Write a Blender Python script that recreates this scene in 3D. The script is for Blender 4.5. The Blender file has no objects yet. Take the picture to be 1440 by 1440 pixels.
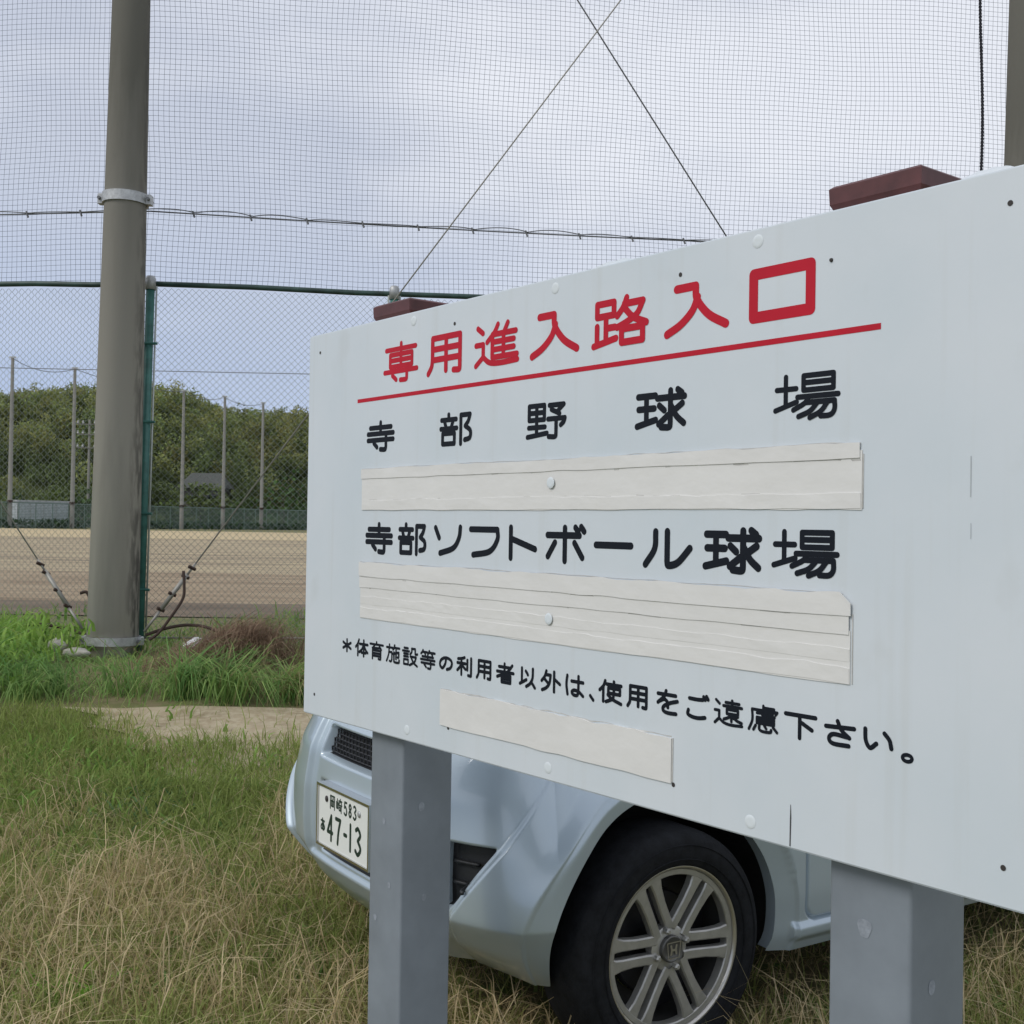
import bpy, bmesh, math, random
import numpy as np
from mathutils import Vector, Matrix
random.seed(7); RNG = np.random.default_rng(11)
S = bpy.context.scene
PI = math.pi

# ------------------------------------------------------------------ camera
F, ROLL, PITCH, EYE = 1662.0, 0.0156, 0.0117, 1.40
_f = np.array([0, math.cos(PITCH), math.sin(PITCH)]); _r0 = np.array([1.0, 0, 0]); _u0 = np.cross(_r0, _f)
_r = math.cos(ROLL)*_r0 + math.sin(ROLL)*_u0; _u = math.cos(ROLL)*_u0 - math.sin(ROLL)*_r0
camd = bpy.data.cameras.new('camera'); cam = bpy.data.objects.new('camera', camd); S.collection.objects.link(cam)
M4 = Matrix(((_r[0], _u[0], -_f[0], 0), (_r[1], _u[1], -_f[1], 0), (_r[2], _u[2], -_f[2], EYE), (0, 0, 0, 1)))
cam.matrix_world = M4
camd.sensor_width = 36; camd.sensor_fit = 'HORIZONTAL'; camd.lens = 36*F/1440
camd.clip_start = 0.05; camd.clip_end = 5000
S.camera = cam

def at(px, py, Y):
    d = _f + (px-720)/F*_r + (720-py)/F*_u
    return np.array([0, 0, EYE]) + d*(Y/d[1])

# ------------------------------------------------------------------ sky, sun, exposure
w = bpy.data.worlds.new("World"); S.world = w; w.use_nodes = True
nt = w.node_tree; nt.nodes.clear()
def N(t, nt_, **k):
    n = nt_.nodes.new(t)
    for a, b in k.items(): setattr(n, a, b)
    return n
SUN = Vector((-0.66, -0.40, 0.72)).normalized()
sky = N('ShaderNodeTexSky', nt, sky_type='NISHITA', sun_disc=False)
sky.sun_elevation = math.asin(SUN.z); sky.sun_rotation = math.atan2(SUN.x, SUN.y)
bg = N('ShaderNodeBackground', nt); bg.inputs[1].default_value = 0.1
out = N('ShaderNodeOutputWorld', nt)
tc = N('ShaderNodeTexCoord', nt)
mp = N('ShaderNodeMapping', nt); mp.inputs['Scale'].default_value = (1.0, 1.0, 2.1); mp.inputs['Location'].default_value = (0.35, 0.1, 0.55)
nz = N('ShaderNodeTexNoise', nt); nz.inputs['Scale'].default_value = 2.6; nz.inputs['Detail'].default_value = 5; nz.inputs['Roughness'].default_value = 0.5
rp = N('ShaderNodeValToRGB', nt)
rp.color_ramp.elements[0].position = 0.38; rp.color_ramp.elements[0].color = (6.2, 6.65, 7.8, 1)
rp.color_ramp.elements[1].position = 0.62; rp.color_ramp.elements[1].color = (8.9, 9.15, 9.85, 1)
# bluer band low over the horizon
sep = N('ShaderNodeSeparateXYZ', nt)
mr = N('ShaderNodeMapRange', nt); mr.inputs['From Min'].default_value = 0.04; mr.inputs['From Max'].default_value = 0.30
mr.inputs['To Min'].default_value = 0.80; mr.inputs['To Max'].default_value = 0.0; mr.interpolation_type = 'SMOOTHSTEP'
mrx = N('ShaderNodeMapRange', nt); mrx.inputs['From Min'].default_value = -0.45; mrx.inputs['From Max'].default_value = 0.15
mrx.inputs['To Min'].default_value = 1.0; mrx.inputs['To Max'].default_value = 0.35
mul = N('ShaderNodeMath', nt, operation='MULTIPLY')
mixb = N('ShaderNodeMix', nt, data_type='RGBA'); mixb.inputs[7].default_value = (3.8, 5.05, 7.8, 1)
mixs = N('ShaderNodeMix', nt, data_type='RGBA'); mixs.inputs[0].default_value = 0.9
L = nt.links.new
L(tc.outputs['Generated'], mp.inputs[0]); L(mp.outputs[0], nz.inputs['Vector']); L(nz.outputs['Fac'], rp.inputs[0])
L(tc.outputs['Generated'], sep.inputs[0]); L(sep.outputs[2], mr.inputs[0]); L(sep.outputs[0], mrx.inputs[0])
L(mr.outputs[0], mul.inputs[0]); L(mrx.outputs[0], mul.inputs[1]); L(mul.outputs[0], mixb.inputs[0])
L(rp.outputs[0], mixb.inputs[6]); L(sky.outputs[0], mixs.inputs[6]); L(mixb.outputs[2], mixs.inputs[7])
L(mixs.outputs[2], bg.inputs[0]); L(bg.outputs[0], out.inputs[0])

sl = bpy.data.lights.new('sun', 'SUN'); sl.energy = 1.5; sl.angle = math.radians(24); sl.color = (1, 0.96, 0.9)
so = bpy.data.objects.new('sun', sl); S.collection.objects.link(so); so.rotation_euler = SUN.to_track_quat('Z', 'Y').to_euler()
S.view_settings.view_transform = 'Standard'; S.view_settings.look = 'None'
S.view_settings.exposure = 0.0; S.view_settings.gamma = 1.0
S.cycles.use_denoising = True; S.cycles.denoiser = 'OPENIMAGEDENOISE'; S.cycles.denoising_input_passes = 'RGB_ALBEDO_NORMAL'
S.cycles.max_bounces = 6; S.cycles.diffuse_bounces = 3; S.cycles.glossy_bounces = 3; S.cycles.transparent_max_bounces = 8

# ------------------------------------------------------------------ helpers
def mat(name, col, rough=0.6, metal=0.0, coat=0.0, var=0.0, scale=6.0, bump=0.0, bscale=60.0, attr=None, spec=0.5, detail=4, col2=None, stretch=None, trans=0.0):
    m = bpy.data.materials.new(name); m.use_nodes = True; t = m.node_tree; b = t.nodes['Principled BSDF']
    b.inputs['Roughness'].default_value = rough; b.inputs['Metallic'].default_value = metal
    b.inputs['Coat Weight'].default_value = coat; b.inputs['Coat Roughness'].default_value = 0.06
    b.inputs['Specular IOR Level'].default_value = spec
    b.inputs['Base Color'].default_value = (*col, 1)
    lk = t.links.new
    co = N('ShaderNodeTexCoord', t); src = co.outputs['Object']
    if stretch:
        mm = N('ShaderNodeMapping', t); mm.inputs['Scale'].default_value = stretch; lk(src, mm.inputs[0]); src = mm.outputs[0]
    if attr:
        a = N('ShaderNodeAttribute', t, attribute_name=attr); lk(a.outputs['Color'], b.inputs['Base Color'])
    elif var > 0 or col2:
        n = N('ShaderNodeTexNoise', t); n.inputs['Scale'].default_value = scale; n.inputs['Detail'].default_value = detail; n.inputs['Roughness'].default_value = 0.62
        lk(src, n.inputs['Vector'])
        r = N('ShaderNodeValToRGB', t); r.color_ramp.elements[0].position = 0.32; r.color_ramp.elements[1].position = 0.68
        c2 = col2 or tuple(min(1, c*(1+var)) for c in col); c1 = col if col2 else tuple(c*(1-var) for c in col)
        r.color_ramp.elements[0].color = (*c1, 1); r.color_ramp.elements[1].color = (*c2, 1)
        lk(n.outputs['Fac'], r.inputs[0]); lk(r.outputs[0], b.inputs['Base Color'])
    if bump > 0:
        n2 = N('ShaderNodeTexNoise', t); n2.inputs['Scale'].default_value = bscale; n2.inputs['Detail'].default_value = 4; lk(src, n2.inputs['Vector'])
        bp = N('ShaderNodeBump', t); bp.inputs['Strength'].default_value = bump; bp.inputs['Distance'].default_value = 0.01
        lk(n2.outputs['Fac'], bp.inputs['Height']); lk(bp.outputs[0], b.inputs['Normal'])
    if trans > 0 and attr:
        tr = N('ShaderNodeBsdfTranslucent', t); a2 = N('ShaderNodeAttribute', t, attribute_name=attr); lk(a2.outputs['Color'], tr.inputs[0])
        mx = N('ShaderNodeMixShader', t); mx.inputs[0].default_value = trans
        o = t.nodes['Material Output']; lk(b.outputs[0], mx.inputs[1]); lk(tr.outputs[0], mx.inputs[2]); lk(mx.outputs[0], o.inputs[0])
    return m

def tag(o, label=None, cat=None, group=None, kind=None):
    if label: o['label'] = label
    if cat: o['category'] = cat
    if group: o['group'] = group
    if kind: o['kind'] = kind
    return o

def empty(name, loc=(0, 0, 0), rz=0.0):
    o = bpy.data.objects.new(name, None); S.collection.objects.link(o); o.location = loc; o.rotation_euler = (0, 0, rz); o.empty_display_size = 0.1
    return o

class MB:
    def __init__(s): s.v = []; s.f = []
    def add(s, vs, fs):
        k = len(s.v); s.v += [tuple(map(float, p)) for p in vs]; s.f += [tuple(i+k for i in f) for f in fs]; return s
    def box(s, x0, x1, y0, y1, z0, z1):
        return s.add([(x, y, z) for z in (z0, z1) for y in (y0, y1) for x in (x0, x1)],
                     [(0, 2, 3, 1), (4, 5, 7, 6), (0, 1, 5, 4), (2, 6, 7, 3), (0, 4, 6, 2), (1, 3, 7, 5)])
    def bbox(s, x0, x1, y0, y1, z0, z1, c):
        """box with chamfered vertical edges and chamfered top"""
        pl = [(x0+c, y0), (x1-c, y0), (x1, y0+c), (x1, y1-c), (x1-c, y1), (x0+c, y1), (x0, y1-c), (x0, y0+c)]
        cx, cy = (x0+x1)/2, (y0+y1)/2
        def ring(z, k): return [(cx+(x-cx)*(1-k/(x1-cx)), cy+(y-cy)*(1-k/(y1-cy)), z) for x, y in pl]
        vs = ring(z0, 0)+ring(z1-c, 0)+ring(z1, c)
        fs = [(r*8+i, r*8+(i+1) % 8, r*8+8+(i+1) % 8, r*8+8+i) for r in (0, 1) for i in range(8)]
        return s.add(vs, fs+[tuple(range(16, 24)), tuple(range(7, -1, -1))])
    def tube(s, pts, r, n=8, cap=True):
        pts = [Vector(p) for p in pts]; rs = r if hasattr(r, '__len__') else [r]*len(pts)
        vs = []; fs = []; ref = None
        for i, p in enumerate(pts):
            d = (pts[min(i+1, len(pts)-1)]-pts[max(i-1, 0)]).normalized()
            if ref is None: ref = Vector((0, 0, 1)) if abs(d.z) < 0.9 else Vector((0, 1, 0))
            a = d.cross(ref)
            if a.length < 1e-6: a = d.cross(Vector((1, 0.3, 0)))
            a.normalize(); b = a.cross(d).normalized(); ref = b
            for k in range(n):
                t = 2*PI*k/n; vs.append(p+(a*math.cos(t)+b*math.sin(t))*rs[i])
        for i in range(len(pts)-1):
            for k in range(n): fs.append((i*n+k, i*n+(k+1) % n, (i+1)*n+(k+1) % n, (i+1)*n+k))
        if cap: fs += [tuple(range(n-1, -1, -1)), tuple(range((len(pts)-1)*n, len(pts)*n))]
        return s.add(vs, fs)
    def lathe(s, prof, n=48, axis='z', close=False, c=(0, 0, 0)):
        vs = []; m = len(prof)
        for k in range(n):
            t = 2*PI*k/n
            for r, h in prof:
                q = {'z': (r*math.cos(t), r*math.sin(t), h), 'y': (r*math.cos(t), h, r*math.sin(t)), 'x': (h, r*math.cos(t), r*math.sin(t))}[axis]
                vs.append((q[0]+c[0], q[1]+c[1], q[2]+c[2]))
        fs = []
        for k in range(n):
            for i in range(m-1 if not close else m):
                j = (i+1) % m; k2 = (k+1) % n
                fs.append((k*m+i, k2*m+i, k2*m+j, k*m+j))
        return s.add(vs, fs)
    def disc(s, c, r, n=16, axis='y', sgn=1):
        vs = [(c[0]+r*math.cos(2*PI*k/n), c[1], c[2]+r*math.sin(2*PI*k/n)) if axis == 'y' else (c[0]+r*math.cos(2*PI*k/n), c[1]+r*math.sin(2*PI*k/n), c[2]) for k in range(n)]
        return s.add(vs, [tuple(range(n)) if sgn > 0 else tuple(range(n-1, -1, -1))])
    def build(s, name, m, parent=None, smooth=False, loc=None):
        me = bpy.data.meshes.new(name); me.from_pydata(s.v, [], s.f); me.update()
        o = bpy.data.objects.new(name, me); S.collection.objects.link(o)
        if m: me.materials.append(m)
        if smooth: me.shade_smooth()
        if parent: o.parent = parent
        if loc is not None: o.location = loc
        return o

def sharp(o, deg=35):
    me = o.data; me.shade_smooth()
    bm = bmesh.new(); bm.from_mesh(me); bmesh.ops.recalc_face_normals(bm, faces=bm.faces)
    for e in bm.edges:
        if len(e.link_faces) == 2 and e.calc_face_angle(0) > math.radians(deg): e.smooth = False
    bm.to_mesh(me); bm.free(); return o

def fast_mesh(name, V, quads, tris, m, col=None, parent=None, smooth=False):
    """numpy mesh: V (n,3), quads (k,4), tris (j,3)"""
    me = bpy.data.meshes.new(name); me.vertices.add(len(V)); me.vertices.foreach_set('co', np.asarray(V, np.float32).ravel())
    nq, ntq = len(quads), len(tris); me.loops.add(nq*4+ntq*3); me.polygons.add(nq+ntq)
    lv = np.concatenate([np.asarray(quads, np.int32).ravel(), np.asarray(tris, np.int32).ravel()]) if ntq else np.asarray(quads, np.int32).ravel()
    me.loops.foreach_set('vertex_index', lv.astype(np.int32))
    ls = np.concatenate([np.arange(nq)*4, nq*4+np.arange(ntq)*3]).astype(np.int32)
    me.polygons.foreach_set('loop_start', ls)
    if col is not None:
        a = me.attributes.new('Col', 'FLOAT_COLOR', 'POINT'); c4 = np.ones((len(V), 4), np.float32); c4[:, :3] = col; a.data.foreach_set('color', c4.ravel())
    me.update(calc_edges=True); me.validate()
    if smooth: me.shade_smooth()
    me.materials.append(m)
    o = bpy.data.objects.new(name, me); S.collection.objects.link(o)
    if parent: o.parent = parent
    return o

def sstep(a, b, x):
    t = np.clip((np.asarray(x, float)-a)/(b-a), 0, 1); return t*t*(3-2*t)
def vnoise(x, y, seed=0):
    """cheap smooth value noise"""
    x = np.asarray(x, float); y = np.asarray(y, float)
    xi = np.floor(x).astype(int); yi = np.floor(y).astype(int); fx = x-xi; fy = y-yi
    def h(a, b):
        k = (a*374761393+b*668265263+seed*974711) & 0x7fffffff
        k = ((k ^ (k >> 13))*1274126177) & 0x7fffffff
        return ((k ^ (k >> 16)) & 0xffff)/65535.0
    fx = fx*fx*(3-2*fx); fy = fy*fy*(3-2*fy)
    return (h(xi, yi)*(1-fx)+h(xi+1, yi)*fx)*(1-fy)+(h(xi, yi+1)*(1-fx)+h(xi+1, yi+1)*fx)*fy
def G(x, y):
    return 0.40*sstep(3.6, 9.2, y)

# ------------------------------------------------------------------ materials
M = dict(
 soil=None,
 field=None,
 concrete=None,
 galv=mat('galvanised steel', (0.46, 0.47, 0.47), 0.5, 0.45, var=0.2, scale=30),
 cable=mat('steel cable', (0.16, 0.165, 0.17), 0.55, 0.5),
 cable_pale=mat('pale steel rod', (0.34, 0.33, 0.30), 0.55, 0.4),
 net=mat('dark green net cord', (0.12, 0.145, 0.175), 0.8),
 link=mat('green coated wire', (0.23, 0.265, 0.24), 0.5),
 post_green=mat('green painted steel', (0.05, 0.165, 0.14), 0.42, var=0.25, scale=14),
 rail=mat('weathered dark green rail', (0.03, 0.065, 0.055), 0.5, var=0.4, scale=8),
 pale=mat('pale tension bar', (0.45, 0.48, 0.45), 0.45, 0.3),
 black_rope=mat('black rope', (0.02, 0.02, 0.028), 0.85),
 black=mat('black plastic', (0.012, 0.012, 0.014), 0.45),
 rust=mat('rusty wire', (0.05, 0.03, 0.022), 0.8),
 tyre=mat('tyre rubber', (0.010, 0.011, 0.013), 0.75, var=0.4, scale=30, bump=0.15, bscale=150, spec=.2),
 rim=mat('gunmetal alloy', (0.43, 0.425, 0.395), 0.32, 0.55, var=0.12, scale=25),
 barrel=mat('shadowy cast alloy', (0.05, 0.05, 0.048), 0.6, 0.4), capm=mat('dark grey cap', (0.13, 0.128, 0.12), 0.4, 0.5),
 rimlip=mat('bright machined alloy', (0.55, 0.53, 0.49), 0.3, 0.85),
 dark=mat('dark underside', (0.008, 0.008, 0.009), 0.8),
 trim=mat('black grained plastic', (0.018, 0.02, 0.023), 0.5, bump=0.1, bscale=300),
 lens=mat('headlamp lens', (0.42, 0.46, 0.5), 0.08, 0.2, coat=1.0),
 redlens=mat('red lamp lens', (0.28, 0.01, 0.012), 0.1, coat=1.0),
 glass=mat('tinted car glass', (0.012, 0.016, 0.018), 0.04, coat=1.0),
 plate=mat('white number plate enamel', (0.78, 0.80, 0.76), 0.35),
 plate_ink=mat('dark green plate ink', (0.008, 0.03, 0.022), 0.4),
 chrome=mat('chrome', (0.6, 0.6, 0.6), 0.15, 1.0),
 redink=mat('red vinyl lettering', (0.50, 0.012, 0.030), 0.55, var=.07, scale=9, spec=.2),
 blackink=mat('black vinyl lettering', (0.006, 0.009, 0.015), 0.6, spec=.2),
 crack=mat('dark crack', (0.05, 0.05, 0.055), 0.9), scratch=mat('faint scratch', (0.44, 0.48, 0.50), 0.8), shadow=mat('shadow line', (0.52, 0.515, 0.49), 0.9, var=.2, scale=25),  # last colour stands for the thin shadow along the tape edges
 screw=mat('rusty screw', (0.035, 0.03, 0.028), 0.7),
 filler=mat('white filler', (0.685, 0.74, 0.765), 0.6),
 cap=mat('brown painted cap', (0.095, 0.030, 0.030), 0.5, var=0.25, scale=25),
)
def car_paint():
    m = bpy.data.materials.new('silver blue car paint'); m.use_nodes = True; t = m.node_tree; b = t.nodes['Principled BSDF']
    b.inputs['Base Color'].default_value = (0.45, 0.535, 0.59, 1); b.inputs['Metallic'].default_value = 0.35; b.inputs['Roughness'].default_value = 0.34
    b.inputs['Coat Weight'].default_value = 0.8; b.inputs['Coat Roughness'].default_value = 0.05
    n = N('ShaderNodeTexNoise', t); n.inputs['Scale'].default_value = 5; n.inputs['Detail'].default_value = 6
    co = N('ShaderNodeTexCoord', t); t.links.new(co.outputs['Object'], n.inputs['Vector'])
    r = N('ShaderNodeValToRGB', t); r.color_ramp.elements[0].color = (0.30, 0.30, 0.30, 1); r.color_ramp.elements[1].color = (0.40, 0.40, 0.40, 1)
    t.links.new(n.outputs['Fac'], r.inputs[0]); t.links.new(r.outputs[0], b.inputs['Roughness'])
    return m
M['paint'] = car_paint()

def concrete():
    m = bpy.data.materials.new('weathered pole concrete'); m.use_nodes = True; t = m.node_tree; b = t.nodes['Principled BSDF']; lk = t.links.new
    b.inputs['Roughness'].default_value = 0.9; b.inputs['Specular IOR Level'].default_value = 0.15
    co = N('ShaderNodeTexCoord', t); mp_ = N('ShaderNodeMapping', t); mp_.inputs['Scale'].default_value = (9, 9, 1.2); lk(co.outputs['Object'], mp_.inputs[0])
    n = N('ShaderNodeTexNoise', t); n.inputs['Scale'].default_value = 1.3; n.inputs['Detail'].default_value = 6; lk(mp_.outputs[0], n.inputs['Vector'])
    r = N('ShaderNodeValToRGB', t); r.color_ramp.elements[0].position = .3; r.color_ramp.elements[1].position = .75
    r.color_ramp.elements[0].color = (0.37, 0.35, 0.315, 1); r.color_ramp.elements[1].color = (0.45, 0.425, 0.38, 1)
    lk(n.outputs['Fac'], r.inputs[0])
    # old weathered upper length, cleaner below the band
    spz = N('ShaderNodeSeparateXYZ', t); lk(co.outputs['Object'], spz.inputs[0])
    nzz = N('ShaderNodeMath', t, operation='MULTIPLY_ADD'); lk(n.outputs['Fac'], nzz.inputs[0]); nzz.inputs[1].default_value = 1.6; lk(spz.outputs[2], nzz.inputs[2])
    mz = N('ShaderNodeMapRange', t); mz.inputs[1].default_value = 2.4; mz.inputs[2].default_value = 5.2; lk(nzz.outputs[0], mz.inputs[0])
    mxa = N('ShaderNodeMix', t, data_type='RGBA'); lk(mz.outputs[0], mxa.inputs[0]); lk(r.outputs[0], mxa.inputs[6]); mxa.inputs[7].default_value = (0.155, 0.15, 0.128, 1)
    # mould stain running down one side of the pole (a stain with its own shape, on the +x side)
    sp = N('ShaderNodeSeparateXYZ', t); lk(co.outputs['Object'], sp.inputs[0])
    mrg = N('ShaderNodeMapRange', t); mrg.inputs[1].default_value = 0.118; mrg.inputs[2].default_value = 0.185; mrg.inputs[4].default_value = .8; lk(sp.outputs[0], mrg.inputs[0])
    mp2 = N('ShaderNodeMapping', t); mp2.inputs['Scale'].default_value = (22, 22, 5.5); lk(co.outputs['Object'], mp2.inputs[0])
    n2 = N('ShaderNodeTexNoise', t); n2.inputs['Scale'].default_value = 1.0; n2.inputs['Detail'].default_value = 5; lk(mp2.outputs[0], n2.inputs['Vector'])
    r2 = N('ShaderNodeMapRange', t); r2.inputs[1].default_value = .42; r2.inputs[2].default_value = .58; lk(n2.outputs['Fac'], r2.inputs[0])
    mu = N('ShaderNodeMath', t, operation='MULTIPLY'); lk(mrg.outputs[0], mu.inputs[0]); lk(r2.outputs[0], mu.inputs[1])
    mx = N('ShaderNodeMix', t, data_type='RGBA'); lk(mu.outputs[0], mx.inputs[0]); lk(mxa.outputs[2], mx.inputs[6]); mx.inputs[7].default_value = (0.055, 0.053, 0.055, 1)
    lk(mx.outputs[2], b.inputs['Base Color'])
    bp = N('ShaderNodeBump', t); bp.inputs['Strength'].default_value = .12; bp.inputs['Distance'].default_value = .01
    n3 = N('ShaderNodeTexNoise', t); n3.inputs['Scale'].default_value = 45; lk(co.outputs['Object'], n3.inputs['Vector']); lk(n3.outputs['Fac'], bp.inputs['Height']); lk(bp.outputs[0], b.inputs['Normal'])
    return m
M['concrete'] = concrete()

def board_paint():
    m = bpy.data.materials.new('weathered white sign paint'); m.use_nodes = True; t = m.node_tree; b = t.nodes['Principled BSDF']; lk = t.links.new
    b.inputs['Roughness'].default_value = 0.42
    co = N('ShaderNodeTexCoord', t)
    def noise(scale, st, det=5):
        p = N('ShaderNodeMapping', t); p.inputs['Scale'].default_value = st; lk(co.outputs['Object'], p.inputs[0])
        n = N('ShaderNodeTexNoise', t); n.inputs['Scale'].default_value = scale; n.inputs['Detail'].default_value = det; lk(p.outputs[0], n.inputs['Vector']); return n
    n1 = noise(3, (1, 1, 1)); r = N('ShaderNodeValToRGB', t); r.color_ramp.elements[0].position = .3; r.color_ramp.elements[1].position = .7
    r.color_ramp.elements[0].color = (0.595, 0.66, 0.70, 1); r.color_ramp.elements[1].color = (0.665, 0.71, 0.745, 1); lk(n1.outputs['Fac'], r.inputs[0])
    n2 = noise(1, (26, 26, 1.3)); s2 = N('ShaderNodeMapRange', t); s2.inputs[1].default_value = .56; s2.inputs[2].default_value = .78; s2.inputs[4].default_value = .28; lk(n2.outputs['Fac'], s2.inputs[0])
    mx = N('ShaderNodeMix', t, data_type='RGBA'); lk(s2.outputs[0], mx.inputs[0]); lk(r.outputs[0], mx.inputs[6]); mx.inputs[7].default_value = (0.50, 0.51, 0.47, 1)
    n3 = noise(1, (9, 9, 7), 8); s3 = N('ShaderNodeMapRange', t); s3.inputs[1].default_value = .62; s3.inputs[2].default_value = .80; s3.inputs[4].default_value = .28; lk(n3.outputs['Fac'], s3.inputs[0])
    mx2 = N('ShaderNodeMix', t, data_type='RGBA'); lk(s3.outputs[0], mx2.inputs[0]); lk(mx.outputs[2], mx2.inputs[6]); mx2.inputs[7].default_value = (0.47, 0.49, 0.47, 1)
    lk(mx2.outputs[2], b.inputs['Base Color'])
    bp = N('ShaderNodeBump', t); bp.inputs['Strength'].default_value = .06; bp.inputs['Distance'].default_value = .01
    n4 = noise(18, (1, 1, .6)); lk(n4.outputs['Fac'], bp.inputs['Height']); lk(bp.outputs[0], b.inputs['Normal'])
    return m
M['board'] = board_paint()
M['post'] = mat('grey painted steel post', (0.215, 0.245, 0.278), 0.42, var=0.10, scale=7, bump=0.05, bscale=25)
M['post_patch'] = mat('chalky paint blister', (0.27, 0.30, 0.34), 0.7, var=0.2, scale=90)
M['tape'] = mat('cream masking tape', (0.735, 0.73, 0.705), 0.5, var=0.03, scale=5, bump=0.26, bscale=9, stretch=(1, 1, 1.5))

def ground_mat(name, cols, scales, bump=0.4):
    m = bpy.data.materials.new(name); m.use_nodes = True; t = m.node_tree; b = t.nodes['Principled BSDF']; lk = t.links.new
    b.inputs['Roughness'].default_value = 0.95; b.inputs['Specular IOR Level'].default_value = 0.2
    co = N('ShaderNodeTexCoord', t); prev = None
    for c, sc in zip(cols[1:], scales):
        p = N('ShaderNodeMapping', t); p.inputs['Scale'].default_value = sc; lk(co.outputs['Object'], p.inputs[0])
        n = N('ShaderNodeTexNoise', t); n.inputs['Scale'].default_value = 1; n.inputs['Detail'].default_value = 6; n.inputs['Roughness'].default_value = .65; lk(p.outputs[0], n.inputs['Vector'])
        s_ = N('ShaderNodeMapRange', t); s_.inputs[1].default_value = .42; s_.inputs[2].default_value = .6; lk(n.outputs['Fac'], s_.inputs[0])
        mx = N('ShaderNodeMix', t, data_type='RGBA'); lk(s_.outputs[0], mx.inputs[0])
        if prev is None: mx.inputs[6].default_value = (*cols[0], 1)
        else: lk(prev, mx.inputs[6])
        mx.inputs[7].default_value = (*c, 1); prev = mx.outputs[2]
    lk(prev, b.inputs['Base Color'])
    n = N('ShaderNodeTexNoise', t); n.inputs['Scale'].default_value = 35; n.inputs['Detail'].default_value = 5; lk(co.outputs['Object'], n.inputs['Vector'])
    bp = N('ShaderNodeBump', t); bp.inputs['Strength'].default_value = bump; bp.inputs['Distance'].default_value = .02; lk(n.outputs['Fac'], bp.inputs['Height']); lk(bp.outputs[0], b.inputs['Normal'])
    return m
M['soil'] = ground_mat('lot soil', [(0.15, 0.145, 0.065), (0.12, 0.16, 0.05), (0.20, 0.17, 0.095)], [(1.3, 1.3, 1.3), (7, 7, 7)])
M['path'] = ground_mat('bare sandy path', [(0.37, 0.305, 0.205), (0.27, 0.22, 0.14), (0.43, 0.37, 0.26)], [(2.5, 2.5, 2), (14, 14, 10)])
M['field'] = ground_mat('infield sand', [(0.32, 0.26, 0.175), (0.225, 0.18, 0.125), (0.42, 0.345, 0.22)], [(0.05, 0.35, 1), (0.2, 1.1, 1)], 0.2)
M['field_pale'] = ground_mat('dry pale sand', [(0.46, 0.37, 0.22), (0.52, 0.42, 0.26)], [(0.05, 0.3, 1)], 0.1)
M['field_worn'] = ground_mat('brown worn infield', [(0.27, 0.205, 0.135), (0.215, 0.16, 0.105), (0.34, 0.27, 0.18)], [(0.12, 0.5, 1), (0.5, 2.0, 1)], 0.2)
M['field_damp'] = ground_mat('damp dark sand', [(0.135, 0.105, 0.075), (0.20, 0.155, 0.11)], [(0.5, 1.5, 1)], 0.3)
M['hillsoil'] = ground_mat('hill undergrowth', [(0.045, 0.06, 0.022), (0.07, 0.085, 0.03)], [(0.2, 0.2, 0.2)], 0.2)
M['blade'] = mat('grass blades', (0.1, 0.1, 0.05), 0.65, attr='Col', spec=0.25, trans=0.42)
M['leaf'] = mat('woodland leaves', (0.1, 0.1, 0.05), 0.7, attr='Col', spec=0.2, trans=0.2)

# ------------------------------------------------------------------ ground, path, field, hill
def build_ground():
    xs = np.concatenate([[-900, -300, -100, -40, -20, -12], np.arange(-8, 8.01, .16), [12, 20, 40, 100, 300, 900]])
    ys = np.concatenate([[-60, -20, -8, -4], np.arange(-2, 13.01, .16), [16, 25, 60, 120, 200, 400, 2500]])
    X, Y = np.meshgrid(xs, ys); Z = G(X, Y) + np.where((abs(X) < 8.1) & (Y > -2.1) & (Y < 12), .035*(vnoise(X*2.2, Y*2.2, 3)-.5)+.02*(vnoise(X*6, Y*6, 4)-.5), 0)
    V = np.stack([X, Y, Z], -1).reshape(-1, 3); n = len(xs); r, c = np.meshgrid(np.arange(len(ys)-1), np.arange(n-1), indexing='ij')
    a = (r*n+c).ravel(); q = np.stack([a, a+1, a+n+1, a+n], 1)
    tag(fast_mesh('ground', V, q, np.zeros((0, 3), int), M['soil'], smooth=True), kind='structure')
build_ground()
def sheet(name, poly_rows, m, lift):
    """rows of (y, x0, x1) -> sheet lying on the terrain"""
    V = []; q = []; K = 24
    for y, x0, x1 in poly_rows:
        for k in range(K+1):
            x = x0+(x1-x0)*k/K; V.append((x, y, float(G(x, y))+lift+(.035*(vnoise(x*2.2, y*2.2, 3)-.5)+.02*(vnoise(x*6, y*6, 4)-.5) if y < 12 else 0)))
    for r in range(len(poly_rows)-1):
        for k in range(K): q.append((r*(K+1)+k, r*(K+1)+k+1, (r+1)*(K+1)+k+1, (r+1)*(K+1)+k))
    o = fast_mesh(name, np.array(V), np.array(q), np.zeros((0, 3), int), m, smooth=True); return tag(o, kind='structure')
prow = []
for i in range(15):
    y = 5.6+1.5*i/14; t = i/14
    x0 = -1.35-1.25*t**.8+.10*math.sin(i*1.7); prow.append((y, x0, 6.5))
sheet('path', prow, M['path'], .014)
sheet('field', [(13.2, -60, 60), (30, -110, 110), (70, -140, 140), (112, -150, 150)], M['field'], .006)
sheet('field_worn', [(13.8, -60, 60), (17, -60, 60), (22.5, -60, 60)], M['field_worn'], .0085)
sheet('field_edge', [(12.2, -60, 60), (12.8, -60, 60), (13.6, -60, 60), (14.3, -60, 60)], M['field_damp'], .011)
sheet('field_far_strip', [(64, -150, 150), (90, -150, 150), (113, -150, 150)], M['field_pale'], .014)

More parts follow.
